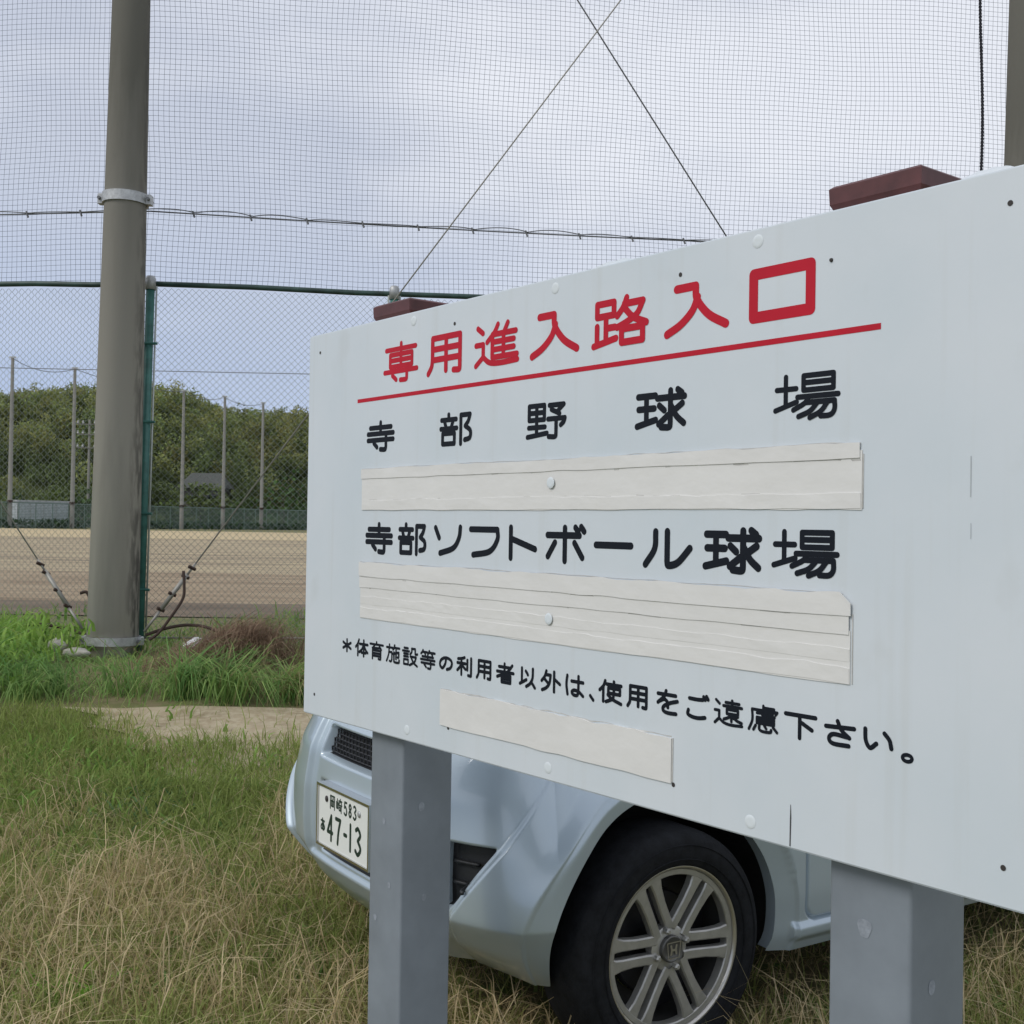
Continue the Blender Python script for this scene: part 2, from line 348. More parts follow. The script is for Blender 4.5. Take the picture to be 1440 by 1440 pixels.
HY = 235.0
sky_px = [(-700, 640), (-400, 610), (-150, 585), (-60, 575), (0, 571), (40, 556), (90, 549), (140, 544), (215, 541), (262, 550), (300, 566), (345, 574), (430, 578), (520, 590), (640, 600), (800, 640), (1000, 690), (1300, 735)]
hx = np.array([at(px, 600, HY)[0] for px, _ in sky_px]); hz = np.array([at(px, py, HY)[2] for px, py in sky_px])
def hill_h(x, y):
    R = np.interp(x, hx, hz)-4.6
    t = np.clip((y-168)/(HY-168), 0, 1); b = np.clip((y-HY)/110, 0, 1)
    prof = np.sin(t*PI/2)**.9*(1-b)**1.3
    return .4+np.maximum(R-.4, 0)*prof+(vnoise(x*.06, y*.06, 9)-.5)*2.2*prof
def build_hill():
    xs = np.linspace(-210, 120, 110); ys = np.linspace(165, 345, 50); X, Y = np.meshgrid(xs, ys); Z = hill_h(X, Y)
    V = np.stack([X, Y, Z], -1).reshape(-1, 3); n = len(xs); r, c = np.meshgrid(np.arange(len(ys)-1), np.arange(n-1), indexing='ij'); a = (r*n+c).ravel()
    tag(fast_mesh('hill', V, np.stack([a, a+1, a+n+1, a+n], 1), np.zeros((0, 3), int), M['hillsoil'], smooth=True), kind='structure')
build_hill()

def leaf_cards(P, size, cols, up_bias=.35):
    """one small diamond leaf-clump per point"""
    n = len(P); a = RNG.normal(size=(n, 3)); a[:, 2] *= .8; a /= np.linalg.norm(a, axis=1)[:, None]
    b = RNG.normal(size=(n, 3)); b -= a*(a*b).sum(1)[:, None]; b /= np.linalg.norm(b, axis=1)[:, None]
    s = size[:, None]
    V = np.stack([P-a*s, P+b*s*.55, P+a*s, P-b*s*.55], 1).reshape(-1, 3)
    q = np.arange(n*4).reshape(-1, 4); return V, q, np.repeat(cols, 4, 0)

def crown_points(c, rx, ry, rz, n, lumps=7):
    """leaf points gathered in lumps spread through a crown"""
    L_ = []
    cs = RNG.normal(size=(lumps, 3)); cs /= np.linalg.norm(cs, axis=1)[:, None]; cs *= RNG.uniform(.35, .8, (lumps, 1))
    k = RNG.integers(0, lumps, n); d = RNG.normal(size=(n, 3)); d /= np.linalg.norm(d, axis=1)[:, None]; d *= RNG.uniform(.5, 1, (n, 1))**.5*.5
    return np.array(c)+(cs[k]+d)*np.array([rx, ry, rz])

hb0 = at(283, 745, 172)[0]
def build_wood():
    Vs = []; Qs = []; Cs = []; off = 0
    n = 2200
    for i in range(n):
        y = RNG.uniform(170, HY+8); x = RNG.uniform(-150, 45)
        if abs(x-hb0) < 5.0 and 167 < y < 180: continue
        z = float(hill_h(x, y)); bam = RNG.random() < .70*sstep(172, 195, y)+.12
        if bam:
            h = RNG.uniform(4.2, 6.2); rx = RNG.uniform(1.8, 2.8); P = crown_points((x, y, z+h*.45), rx, rx, h*.5, 330, 7)
            g = np.array([.245, .275, .095])*(.62+.7*vnoise(x*.09, y*.07, 77))*RNG.uniform(.6, 1.2)*np.array([RNG.uniform(.85, 1.15), 1, 1])
        else:
            h = RNG.uniform(3.6, 5.6); rx = RNG.uniform(2.2, 3.6); P = crown_points((x, y, z+h*.4), rx, rx, h*.42, 360, 9)
            g = np.array([.115, .15, .055])*(.7+.5*vnoise(x*.09, y*.07, 78))*RNG.uniform(.6, 1.2)
        m = len(P); cols = g*RNG.uniform(.86, 1.14, (m, 1))
        V, q, c = leaf_cards(P, RNG.uniform(.14, .32, m), cols)
        Vs.append(V); Qs.append(q+off); Cs.append(c); off += len(V)
    o = fast_mesh('woodland', np.concatenate(Vs), np.concatenate(Qs), np.zeros((0, 3), int), M['leaf'], np.concatenate(Cs))
    tag(o, 'bamboo and mixed green woodland covering the far hill', 'woodland', kind='stuff')
build_wood()

# bushes at the foot of the hill, each a thing
M['bark'] = mat('bark', (0.06, 0.045, 0.03), 0.9)
def bush(px, Y, rx, rz, col, label, dens=260):
    b = at(px, 745, Y); z = .4
    r = empty('bush', (b[0], b[1], z)); tag(r, label, 'bush', 'bushes at the foot of the hill')
    P = crown_points((0, 0, rz*.95), rx, rx*.8, rz, dens, 10); P[:, 2] = np.maximum(P[:, 2], .1)
    V, q, c = leaf_cards(P, RNG.uniform(.2, .5, len(P)), np.array(col)*RNG.uniform(.6, 1.35, (len(P), 1)))
    fast_mesh('foliage', V, q, np.zeros((0, 3), int), M['leaf'], c, r)
    mb = MB(); mb.tube([(0, 0, 0), (.1, 0, rz*.5), (.0, .05, rz)], [.14, .1, .05], 6)
    for k in range(4):
        a = k*1.6; mb.tube([(.05, 0, rz*.35), (math.cos(a)*rx*.5, math.sin(a)*rx*.4, rz*1.1)], [.06, .025], 5)
    mb.build('stem', M['bark'], r)
bush(62, 152, 3.4, 2.4, (.10, .135, .035), 'yellow green low bush above the white storage container')
bush(30, 146, 2.2, 2.0, (.05, .08, .03), 'small dark bush by the leftmost far net pole')
bush(112, 145, 2.6, 2.2, (.06, .10, .035), 'dense green bush right of the white storage container')
bush(150, 150, 2.8, 2.6, (.05, .085, .03), 'dark bush half behind the big near pole')
bush(240, 158, 2.6, 1.9, (.085, .12, .035), 'light green bush left of the far house')
bush(312, 160, 3.0, 2.2, (.06, .095, .03), 'green bush right of the far house')
bush(281, 166, 4.8, 3.1, (.115, .15, .05), 'low bush in front of the far house', 900)
bush(345, 163, 2.6, 2.9, (.07, .11, .03), 'tall green bush between two far net poles')
bush(398, 160, 4.2, 4.2, (.055, .105, .03), 'broad rich green bush by the left edge of the sign')
bush(432, 165, 3.6, 3.2, (.05, .09, .028), 'dark green bush partly hidden behind the sign')

# ------------------------------------------------------------------ beyond the field: net poles, fence, container, house, utility pole
M['farpole'] = mat('far pole concrete', (0.19, 0.185, 0.16), 0.85, var=.15, scale=.6)
M['farmesh'] = mat('far fence wire', (0.15, 0.215, 0.185), 0.7)
far_pts = []
def far_pole(px, top, Y, label):
    b = at(px, 745, Y); t = at(px, top, Y); r = empty('net_pole', (b[0], Y, .4)); tag(r, label, 'pole', 'net poles on the far side of the field')
    h = t[2]-.4; MB().lathe([(0.24, -.3), (0.24, 2.6), (.23, 2.6), (.15, h), (0, h)], 12).build('shaft', M['farpole'], r, True)
    MB().lathe([(.24, 2.55), (.30, 2.56), (.30, 2.78), (.235, 2.8)], 12).build('band', M['rust'], r)
    mb = MB(); mb.box(-.32, .32, -.1, .1, h-.02, h+.12); mb.build('top_bracket', M['galv'], r)
    far_pts.append((b[0], Y, h+.35))
far_pole(13, 503, 118, 'far pale net pole standing leftmost, in front of the white container')
far_pole(101, 518, 124, 'far pale net pole right of the white container')
far_pole(255, 550, 135, 'far pale net pole just right of the green fence post, left of the far house')
far_pole(313, 558, 142, 'far pale net pole right of the far house')
far_pole(367, 567, 149, 'far pale net pole nearest the edge of the white sign')
mb = MB()
for i in range(len(far_pts)-1):
    a, b = Vector(far_pts[i]), Vector(far_pts[i+1])
    mb.tube([a.lerp(b, k/14)-Vector((0, 0, 1.1*4*(k/14)*(1-k/14)*(.5 if i else .7))) for k in range(15)], .035, 4, False)
tag(mb.build('overhead_cable', M['cable']), 'thin dark cable slung between the tops of the far net poles', 'cable')
ca, cb = at(90, 519, 95), at(436, 526, 100); ca2 = ca+(ca-cb)*.3; cb2 = cb+(cb-ca)*1.0
mb = MB(); mb.tube([Vector(ca2).lerp(Vector(cb2), k/20) for k in range(21)], .03, 4, False)
tag(mb.build('overhead_cable', M['cable']), 'long straight dark cable crossing the sky above the hill', 'cable')

def fence_line(Y):  # x of the far fence at depth Y : along the pole line
    a, b = at(13, 745, 118), at(367, 745, 149); return a[0]+(b[0]-a[0])*(Y-118)/(149-118)
fr = empty('far_fence', (fence_line(120), 120.0, .4)); tag(fr, 'long low green wire mesh fence along the far edge of the field', 'fence')
fa, fb = np.array([fence_line(112), 112, .4]), np.array([fence_line(186), 186, .4]); fl = np.linalg.norm(fb-fa); fd = (fb-fa)/fl
o0 = np.array([fence_line(120), 120.0, .4])
def FP(s, z, o=0): p = fa+fd*s-o0; return (p[0]+fd[1]*o, p[1]-fd[0]*o, z)
mb = MB()
for k in range(int(fl/.16)):
    s = k*.16; mb.add([FP(s, .05), FP(s+.035, .05), FP(s+.035, 2.55), FP(s, 2.55)], [(0, 1, 2, 3)])
for k in range(16):
    z = .08+k*.16; mb.add([FP(0, z), FP(fl, z), FP(fl, z+.035), FP(0, z+.035)], [(0, 1, 2, 3)])
mb.build('mesh_panel', M['farmesh'], fr)
mb = MB(); mb.tube([FP(0, 2.58), FP(fl, 2.58)], .05, 6); mb.build('top_rail', M['farmesh'], fr)
for k in range(int(fl/2)+1):
    mb = MB(); mb.tube([FP(min(k*2, fl), -.2, .06), FP(min(k*2, fl), 2.62, .06)], .05, 6); mb.build('post', M['farmesh'], fr)
# low weeds along the far fence
P = np.array([[*(fa+fd*RNG.uniform(0, fl))[:2], .4+RNG.uniform(0, .9)] for _ in range(5000)]); P[:, 0] += RNG.normal(0, .6, 5000); P[:, 1] += 1.2
V, q, c = leaf_cards(P, RNG.uniform(.15, .35, 5000), np.array([.045, .08, .035])*RNG.uniform(.6, 1.3, (5000, 1)))
tag(fast_mesh('fence_weeds', V, q, np.zeros((0, 3), int), M['leaf'], c), 'strip of low green weeds growing along the far fence', 'weeds', kind='stuff')

c0, c1 = at(24, 742, 123), at(96, 742, 127)
cr = empty('storage_container', tuple((c0+c1)/2*np.array([1, 1, 0])+np.array([0, 0, .4])), math.atan2(c1[1]-c0[1], c1[0]-c0[0])); W_ = np.linalg.norm((c1-c0)[:2])/2
tag(cr, 'white panelled storage container beyond the far fence at left', 'container')
M['contw'] = mat('white container panels', (0.50, 0.53, 0.56), 0.6, var=.12, scale=1.5)
mb = MB(); mb.box(-W_, W_, 0, 2.4, .15, 2.75); mb.build('body', M['contw'], cr)
mb = MB(); mb.box(-W_-.08, W_+.08, -.08, 2.48, 2.753, 2.9); mb.build('roof', M['galv'], cr)
for k in range(5): x = -W_+W_*2*k/4; mb = MB(); mb.box(x-.05, x+.05, -.05, -.003, .15, 2.74); mb.build('panel_rib', M['galv'], cr)
mb = MB(); mb.box(-W_, W_, .1, 2.3, -.1, .147); mb.build('base', M['dark'], cr)

hb = at(283, 745, 172); hr = empty('house', (hb[0], 172, 1.7)); tag(hr, 'small far house with grey tiled roof half hidden by bushes', 'house')
M['hwall'] = mat('house wall', (0.10, 0.095, 0.085), 0.8, var=.1); M['hroof'] = mat('grey roof tiles', (0.062, 0.066, 0.058), 0.7, var=.2, scale=3)
mb = MB(); mb.box(-3, 3, 0, 5, -2, 4.6); mb.build('wall', M['hwall'], hr)
mb = MB(); mb.add([(-3.6, -.7, 4.5), (3.6, -.7, 4.5), (3.6, 5.7, 4.5), (-3.6, 5.7, 4.5), (-2.2, 2.5, 6.8), (2.2, 2.5, 6.8)], [(0, 1, 5, 4), (2, 3, 4, 5), (1, 2, 5), (3, 0, 4), (3, 2, 1, 0)]); mb.build('roof', M['hroof'], hr)
for x in (-1.6, 1.4):
    mb = MB(); mb.box(x-.7, x+.7, -.06, -.003, 2.3, 3.6); fo = mb.build('window', M['hwall'], hr); mb = MB(); mb.box(x-.6, x+.6, -.09, -.063, 2.4, 3.5); mb.build('pane', M['glass'], fo)

ub = at(123, 745, 150); ut = at(123, 590, 150); ur = empty('utility_pole', (ub[0], 150, .4)); tag(ur, 'far utility pole with white insulators on its crossarms beside the big near pole', 'utility pole')
uh = ut[2]-.4; MB().lathe([(.19, -.3), (.13, uh), (0, uh)], 10).build('shaft', M['farpole'], ur, True)
for k, zz in enumerate((uh-.6, uh-1.9, uh-3.6)):
    mb = MB(); mb.box(-1.5, 1.5, -.22, -.14, zz-.06, zz+.06); ao = mb.build('crossarm', M['farpole'], ur)
    for x in (-1.4, -.75, .75, 1.4):
        MB().lathe([(0, .06), (.12, .08), (.16, .2), (.09, .3), (.13, .42), (0, .5)], 8, c=(x, -.18, zz)).build('insulator', M['galv'], ao)

# ------------------------------------------------------------------ near poles, net, fence
PL = np.array([at(161.5, 735, 8.8)[0], 8.8]); PR = np.array([at(1427, 735, 9.75)[0], 9.75])
LEAN = .0098
def net_pole(xy, label, r0, z0, h, band_z):
    r = empty('net_pole', (xy[0], xy[1], z0)); r.rotation_euler = (0, LEAN, 0)
    tag(r, label, 'pole', 'tall concrete poles carrying the ball net')
    MB().lathe([(r0*.80, -.5), (r0*.80, .03), (r0, .05), (r0-h/98, h), (0, h)], 40).build('shaft', M['concrete'], r, True)
    def band(z, th, lug):
        rr = r0-z/98+.004
        mb = MB(); mb.lathe([(rr, z-th/2), (rr+.012, z-th/2), (rr+.012, z+th/2), (rr, z+th/2)], 40); bo = sharp(mb.build('band', M['galv'], r))
        for sx in (-1, 1):
            m2 = MB(); m2.bbox(min(sx*rr, sx*(rr+lug)), max(sx*rr, sx*(rr+lug)), -.035, .035, z-th/2, z+th/2, .006); lo = m2.build('lug', M['galv'], bo)
        for sx in (-1, 1): m3 = MB(); m3.tube([(sx*(rr+lug*.6), -.06, z), (sx*(rr+lug*.6), .06, z)], .012, 8); m3.build('bolt', M['cable'], bo)
    band(band_z, .075, .045); band(.085, .06, .035)
    return r
ztop = at(176, 281, 8.8)[2]
net_pole(PL, 'big near concrete pole at left with steel bands, tall grass at its foot', .186, .42, 11.5, ztop-.42)
net_pole(PR, 'concrete pole cut off by the right edge, rising behind the top corner of the sign', .19, .40, 11.5, 3.3)

C0 = at(208, 640, 9.06)[:2]; AR, AL = math.radians(7.5), math.radians(5.5)
def path2(s, o=0.0):
    """point along the fence line: s<0 left of the corner post, s>0 right of it; o = offset towards the camera"""
    a = AR if s >= 0 else -AL; d = (math.cos(a), math.sin(a)); return np.array([C0[0]+d[0]*s+d[1]*o, C0[1]+d[1]*s-d[0]*o])
SL, SR = -5.6, 9.3
ZT = at(208, 399, 9.06)[2]; ZG = .40
def p3(s, z, o=0.0): q = path2(s, o); return np.array([q[0], q[1], z])

fr = empty('chain_link_fence', (*C0, ZG)); tag(fr, 'green chain link fence with green posts running behind the big pole', 'fence')
base = np.array([*C0, ZG])
def fb_(s, z, o=0): return tuple(p3(s, z, o)-base)
# woven zigzag wires
def chain(s0, s1, name):
    pit = .0262; V = []; Q = []; k = 0; zz = np.arange(ZG+.06, ZT-.02, pit)
    for i, s in enumerate(np.arange(s0, s1, pit)):
        par = i % 2
        pts = np.array([p3(s+(pit*.98 if (j+par) % 2 else 0)+.006*math.sin(z*3+i*.05), z, .004*(1 if (j+par) % 2 else -1)+.012*math.sin(s*1.7+z*2)) for j, z in enumerate(zz)])-base
        n = len(pts); r = .0017
        for a in ((-r, -r), (r, -r), (0, r*1.2)):
            V.append(pts+np.array([a[0], a[1], 0]))
        b = k*3*n; ar = np.arange(n-1)
        for u in range(3):
            w_ = (u+1) % 3; Q.append(np.stack([b+u*n+ar, b+w_*n+ar, b+w_*n+ar+1, b+u*n+ar+1], 1))
        k += 1
    fast_mesh(name, np.concatenate(V), np.concatenate(Q), np.zeros((0, 3), int), M['link'], parent=fr)
chain(SL, 0, 'chain_link'); chain(0, SR, 'chain_link')
for a, b in ((SL, 0), (0, SR)):
    mb = MB(); mb.tube([fb_(a+(b-a)*k/12, ZT+.006*math.sin(k*2.1)) for k in range(13)], .021, 10); mb.build('top_rail', M['rail'], fr, True)
    mb = MB(); mb.tube([fb_(a+(b-a)*k/12, ZG+.10) for k in range(13)], .008, 6); mb.build('bottom_wire', M['cable_pale'], fr, True)
SP = 1.86; lean = -.035
for k in range(-3, 6):
    s = k*SP; mb = MB(); lx = lean if k == 0 else 0
    mb.tube([fb_(s+lx, ZG-.3, .02), fb_(s, ZT+.02, .02)], .033, 14); po = mb.build('post', M['post_green'], fr, True)
    mb = MB(); mb.lathe([(.036, -.05), (.040, -.05), (.040, .035), (.03, .055), (0, .06)], 14, c=fb_(s, ZT, .02)); mb.build('post_cap', M['galv'], po, True)
    for sx in (-.047, .047):
        mb = MB(); mb.tube([fb_(s+sx+lx, ZG+.1, .02), fb_(s+sx*.95, ZT-.02, .02)], .0075, 8); mb.build('tension_bar', M['pale'], po, True)
    for z in (.42+.05, 1.05, 1.75, 2.35):
        f = (z)/(ZT-ZG); mb = MB(); mb.tube([fb_(s-.07+lx*(1-f), ZG+z, .055), fb_(s+.07+lx*(1-f), ZG+z, .055)], .011, 6); mb.build('clamp', M['post_green'], po)

# ball-stop net above the fence
nr = empty('ball_net', (*C0, ZT)); tag(nr, 'tall square mesh ball net of thin dark cord hung between the concrete poles', 'net')
nbase = np.array([*C0, ZT]); NT = 9.2
def np_arr(s, z):
    s = np.asarray(s, float); z = np.asarray(z, float)
    a = np.where(s >= 0, AR, -AL); ds = .012*np.sin(z*1.9+s*.8)+.008*np.sin(z*5.1+s*2.3)+.006*(vnoise(s*6, z*2, 2)-.5)
    dz = .010*np.sin(s*1.6+z*.7)+.006*np.sin(s*4.3+z*1.1)+.006*(vnoise(s*2, z*6, 5)-.5)
    o = .05*np.sin(s*.9+1)*np.sin((z-ZT)*.55)-.03
    ss = s+ds; return np.stack([C0[0]+np.cos(a)*ss+np.sin(a)*o, C0[1]+np.sin(a)*ss-np.cos(a)*o, z+dz], -1)-nbase
def cords(lines, r):
    V = []; Q = []; b = 0
    for pts, e in lines:
        n = len(pts); ar = np.arange(n-1)
        for u, a in enumerate(((-r, -r*.6), (r, -r*.6), (0, r))):
            V.append(pts+(np.array([a[0], a[1], 0]) if e == 'v' else np.array([0, a[1], a[0]])))
        for u in range(3):
            w_ = (u+1) % 3; Q.append(np.stack([b+u*n+ar, b+w_*n+ar, b+w_*n+ar+1, b+u*n+ar+1], 1))
        b += 3*n
    return np.concatenate(V), np.concatenate(Q)
cell = .0402; lines = []
zz = np.linspace(ZT+.005, NT, 60)
for s in np.arange(SL, SR, cell): lines.append((np_arr(np.full(60, s), zz), 'v'))
ss = np.concatenate([np.linspace(SL, -1e-4, 55), np.linspace(0, SR, 90)])
for z in np.arange(ZT+.02, NT, cell): lines.append((np_arr(ss, np.full(len(ss), z)), 'h'))
V, Q = cords(lines, .00125)
fast_mesh('netting', V, Q, np.zeros((0, 3), int), M['net'], parent=nr)
# tension cable with the lashing that ties the net to it
zc = at(208, 297, 9.0)[2]
def cz(s): return zc-.03*math.sin(PI*min(max(s/6.8, 0), 1)) if s > 0 else zc-.012*abs(s)
for a, b in ((SL, -.0), (0.0, SR)):
    mb = MB(); mb.tube([tuple(p3(a+(b-a)*k/30, cz(a+(b-a)*k/30), .06)-nbase) for k in range(31)], .0055, 6); mb.build('tension_cable', M['cable'], nr, True)
mb = MB(); pts = []
for k in range(int((SR-SL)/.035)):
    s = SL+k*.035; ph = ((s+.1) % .43)/.43
    pts.append(tuple(p3(s, cz(s)+.024*math.sin(PI*ph)**.7*(.7+.5*math.sin(s*2.7))+.004, .065)-nbase))
mb.tube(pts, .0042, 5); mb.build('lashing', M['cable'], nr, True)
mb = MB()
for k in range(int((SR-SL)/.43)):
    s = SL+.33+k*.43; p = p3(s, cz(s), .062)-nbase
    mb.tube([p+np.array([-.012, 0, .02]), p+np.array([.004, -.004, -.028])], .008, 5)
mb.build('knot', M['cable'], nr)

# bracing wires
def wire(name, a, b, label, mt, r=.006, cat='wire', ends=True):
    r0 = empty(name, tuple(a)); tag(r0, label, cat, 'bracing wires between the poles')
    mb = MB(); mb.tube([(0, 0, 0), tuple(np.array(b)-a)], r, 8, True); mb.build('cable', mt, r0, True)
    return r0
def along(p1, p2, t): return (p1[0]+(p2[0]-p1[0])*t, p1[1]+(p2[1]-p1[1])*t)
A0 = at(203, 888, 8.74); A1 = at(*along((203, 888), (873, 0), 1.83), 9.62)
dA = (A1-A0)/np.linalg.norm(A1-A0)
wr = wire('bracing_wire', A0+dA*.62, A1, 'steel bracing wire rising right from the foot of the big left pole behind the sign', M['cable_pale'], .0055)
B0 = at(*along((812, 0), (1020, 330), -3.0), 8.66); B1 = at(*along((812, 0), (1020, 330), 2.85), 9.72)
wire('bracing_wire', B0, B1, 'steel bracing wire falling right across the sky to the right end of the sign', M['cable'], .0062)
D0 = at(116, 884, 8.72); D1 = at(*along((116, 884), (0, 705), 5.2), 9.3); dD = (D1-D0)/np.linalg.norm(D1-D0)
wd = wire('bracing_wire', D0+dD*.62, D1, 'steel bracing wire rising left from the foot of the big left pole', M['cable_pale'], .0055)
for root, d in ((wr, dA), (wd, dD)):
    v = Vector(-d)
    mb = MB(); mb.tube([Vector((0, 0, 0)), v*.10], .009, 8); mb.tube([v*.10, v*.42], .017, 8); mb.tube([v*.42, v*.62], .010, 8)
    t = mb.build('turnbuckle', M['cable_pale'], root, True)
    for q in (.04, .12, .28, .42): m2 = MB(); m2.tube([v*q+Vector((-.022, -.02, .012)), v*q+Vector((.02, .012, -.012))], .014, 6); m2.build('clip', M['rust'], t)
# dark hose / old cables lying round the foot of the pole
def curve_pts(ctrl, n=10):
    P = [np.array(c, float) for c in ctrl]; P = [2*P[0]-P[1]]+P+[2*P[-1]-P[-2]]; o = []
    for i in range(1, len(P)-2):
        for k in range(n):
            t = k/n; a, b, c, d = P[i-1:i+3]
            o.append(.5*((2*b)+(-a+c)*t+(2*a-5*b+4*c-d)*t*t+(-a+3*b-3*c+d)*t**3))
    o.append(P[-2]); return o
mb = MB(); mb.tube(curve_pts([at(258, 803, 8.7), at(259, 822, 8.68), at(257, 842, 8.66), at(240, 868, 8.62), at(224, 889, 8.6), at(210, 900, 8.58)]), .011, 6)
tag(mb.build('cable_end', M['rust'], smooth=True), 'rusty loose cable end hanging from the right bracing wire', 'cable')
mb = MB(); mb.tube(curve_pts([at(205, 893, 8.75), at(232, 884, 8.8), at(262, 879, 8.85), at(290, 882, 8.85), at(312, 892, 8.8), at(318, 905, 8.75)]), .013, 6)
tag(mb.build('hose', M['rust'], smooth=True), 'dark bent hose lying on the ground right of the big pole', 'hose')
mb = MB(); mb.tube(curve_pts([at(20, 884, 9.0), at(50, 878, 9.0), at(85, 882, 8.95), at(118, 892, 8.9), at(125, 900, 8.85)]), .013, 6)
tag(mb.build('hose', M['rust'], smooth=True), 'dark hose lying on the ground left of the big pole', 'hose')
mb = MB(); mb.tube(curve_pts([at(128, 846, 9.0), at(122, 833, 9.0), at(113, 834, 9.0)]), .012, 6)
tag(mb.build('wire_hook', M['rust'], smooth=True), 'rusty bent wire hook sticking out left of the big pole', 'wire')

# black rope on the right
ra, rb = at(1382, -260, 9.5), at(1379, 262, 9.45)
rr = empty('hanging_rope', tuple(rb)); tag(rr, 'black twisted rope hanging beside the right pole', 'rope')
for ph in (0, PI):
    mb = MB(); n = 260; pts = []
    for k in range(n+1):
        t = k/n; c = rb+(ra-rb)*t-rb; a = t*2*PI*55+ph; wob = .012*math.sin(t*9)
        pts.append((c[0]+.007*math.cos(a)+wob, c[1]+.007*math.sin(a), c[2]))
    mb.tube(pts, .0075, 6); mb.build('strand', M['black_rope'], rr, True)

# litter and stones near the pole foot, debris heap
def blob(name, p, s, m, label, cat, seed):
    bm = bmesh.new(); bmesh.ops.create_icosphere(bm, subdivisions=3, radius=1)
    for v in bm.verts:
        k = 1+.5*(vnoise(v.co.x*1.7+seed, v.co.y*1.7+v.co.z*1.3, seed)-.5); v.co = Vector((v.co.x*s[0]*k, v.co.y*s[1]*k, v.co.z*s[2]*k))
    me = bpy.data.meshes.new(name); bm.to_mesh(me); bm.free(); me.shade_smooth(); me.materials.append(m)
    o = bpy.data.objects.new(name, me); S.collection.objects.link(o); o.location = p; return tag(o, label, cat)
M['pale_stone'] = mat('pale concrete lump', (0.42, 0.40, 0.35), .9, var=.2, scale=20, bump=.5)
M['white_plastic'] = mat('white plastic', (0.70, 0.72, 0.73), .4)
blob('stone', at(80, 908, 8.5), (.07, .05, .05), M['pale_stone'], 'pale concrete lump in the grass left of the big pole', 'stone', 3)
blob('stone', at(107, 918, 8.45), (.10, .05, .035), M['pale_stone'], 'flat grey stone against the left foot of the big pole', 'stone', 5)
bp_ = at(272, 899, 8.55); br = empty('plastic_jug', tuple(bp_-np.array([0, 0, .05]))); br.rotation_euler = (.2, 1.1, .4); tag(br, 'crumpled white plastic jug lying by the brown debris heap', 'jug')
MB().lathe([(0, -.07), (.045, -.07), (.055, -.055), (.05, -.01), (.055, .03), (.045, .06), (.018, .085), (.018, .1), (0, .1)], 20).build('body', M['white_plastic'], br, True)
MB().lathe([(0, .118), (.021, .118), (.021, .096), (.0185, .096)], 16).build('cap', M['galv'], br, True)

# ------------------------------------------------------------------ the sign
TH = .6627; SU = (math.sin(TH), -math.cos(TH)); SN = (math.cos(TH), math.sin(TH)); VB = .9404
sign = empty('signboard', (-.4987, 2.872, 0), TH-PI/2)
tag(sign, 'large white sign with red and black Japanese lettering and taped over lines', 'sign')
# local axes: x along the board, y away from the viewer, z up; front face at y = 0
BW, BH, BT = 1.846, .912, .028
def panel():
    bm = bmesh.new()
    bmesh.ops.create_cube(bm, size=1); bmesh.ops.transform(bm, matrix=Matrix.Translation((BW/2, BT/2, VB+BH/2)) @ Matrix.Diagonal((BW, BT, BH, 1)), verts=bm.verts)
    bmesh.ops.bevel(bm, geom=list(bm.edges), offset=.0025, segments=2, affect='EDGES')
    me = bpy.data.meshes.new('panel'); bm.to_mesh(me); bm.free(); me.materials.append(M['board'])
    o = bpy.data.objects.new('panel', me); S.collection.objects.link(o); o.parent = sign; return o
pan = panel()
PW = .1323
for u0 in (.2699, 1.5217):
    mb = MB(); c = .006; x0, x1, y0, y1 = u0, u0+PW, BT+.001, BT+.001+PW
    pl = []
    for cx, cy, a0 in ((x1-c, y1-c, 0), (x0+c, y1-c, PI/2), (x0+c, y0+c, PI), (x1-c, y0+c, 1.5*PI)):
        for k in range(4): a = a0+PI/2*k/3; pl.append((cx+c*math.cos(a), cy+c*math.sin(a)))
    n = len(pl); mb.add([(x, y, z) for z in (-.35, VB+.918) for x, y in pl], [(i, (i+1) % n, n+(i+1) % n, n+i) for i in range(n)]+[tuple(range(n, 2*n))])
    po = sharp(mb.build('post', M['post'], sign), 40)
    # cap: flares upwards a little, chamfered
    e = .008; zb, zt = VB+.9185, VB+.953
    def ring(k, z): return [(x0-k, y0-k, z), (x1+k, y0-k, z), (x1+k, y1+k, z), (x0-k, y1+k, z)]
    mb = MB(); mb.add(ring(e-.004, zb)+ring(e, zb+.008)+ring(e+.001, zt-.004)+ring(e-.004, zt), [(r*4+i, r*4+(i+1) % 4, r*4+4+(i+1) % 4, r*4+4+i) for r in range(3) for i in range(4)]+[(12, 13, 14, 15), (3, 2, 1, 0)])
    mb.build('post_cap', M['cap'], po)
    mb = MB()
    spots = [(.06, -.09 if u0 > 1 else -.2), (.085, -.335), (.03, -.42)]
    for j, (dx, dz) in enumerate(spots[:1 if u0 > 1 else 3]):
        zc_ = VB+dz; r_ = .011 if u0 > 1 else .006
        mb.add([(x0+dx+r_*math.cos(a)*(1+.2*math.sin(3*a)), y0-.0006, zc_+r_*1.35*math.sin(a)*(1+.15*math.cos(2*a))) for a in np.linspace(0, 2*PI, 18)[:-1]], [tuple(range(17))])
    for dy, dz, r_ in ((.05, -.16, .008), (.06, -.36, .006)):
        mb.add([(x1+.0006, y0+dy+r_*math.cos(a), VB+dz+r_*1.3*math.sin(a)) for a in np.linspace(0, 2*PI, 16)[:-1]], [tuple(range(15))])
    mb.build('paint_blister', M['post_patch'], po)

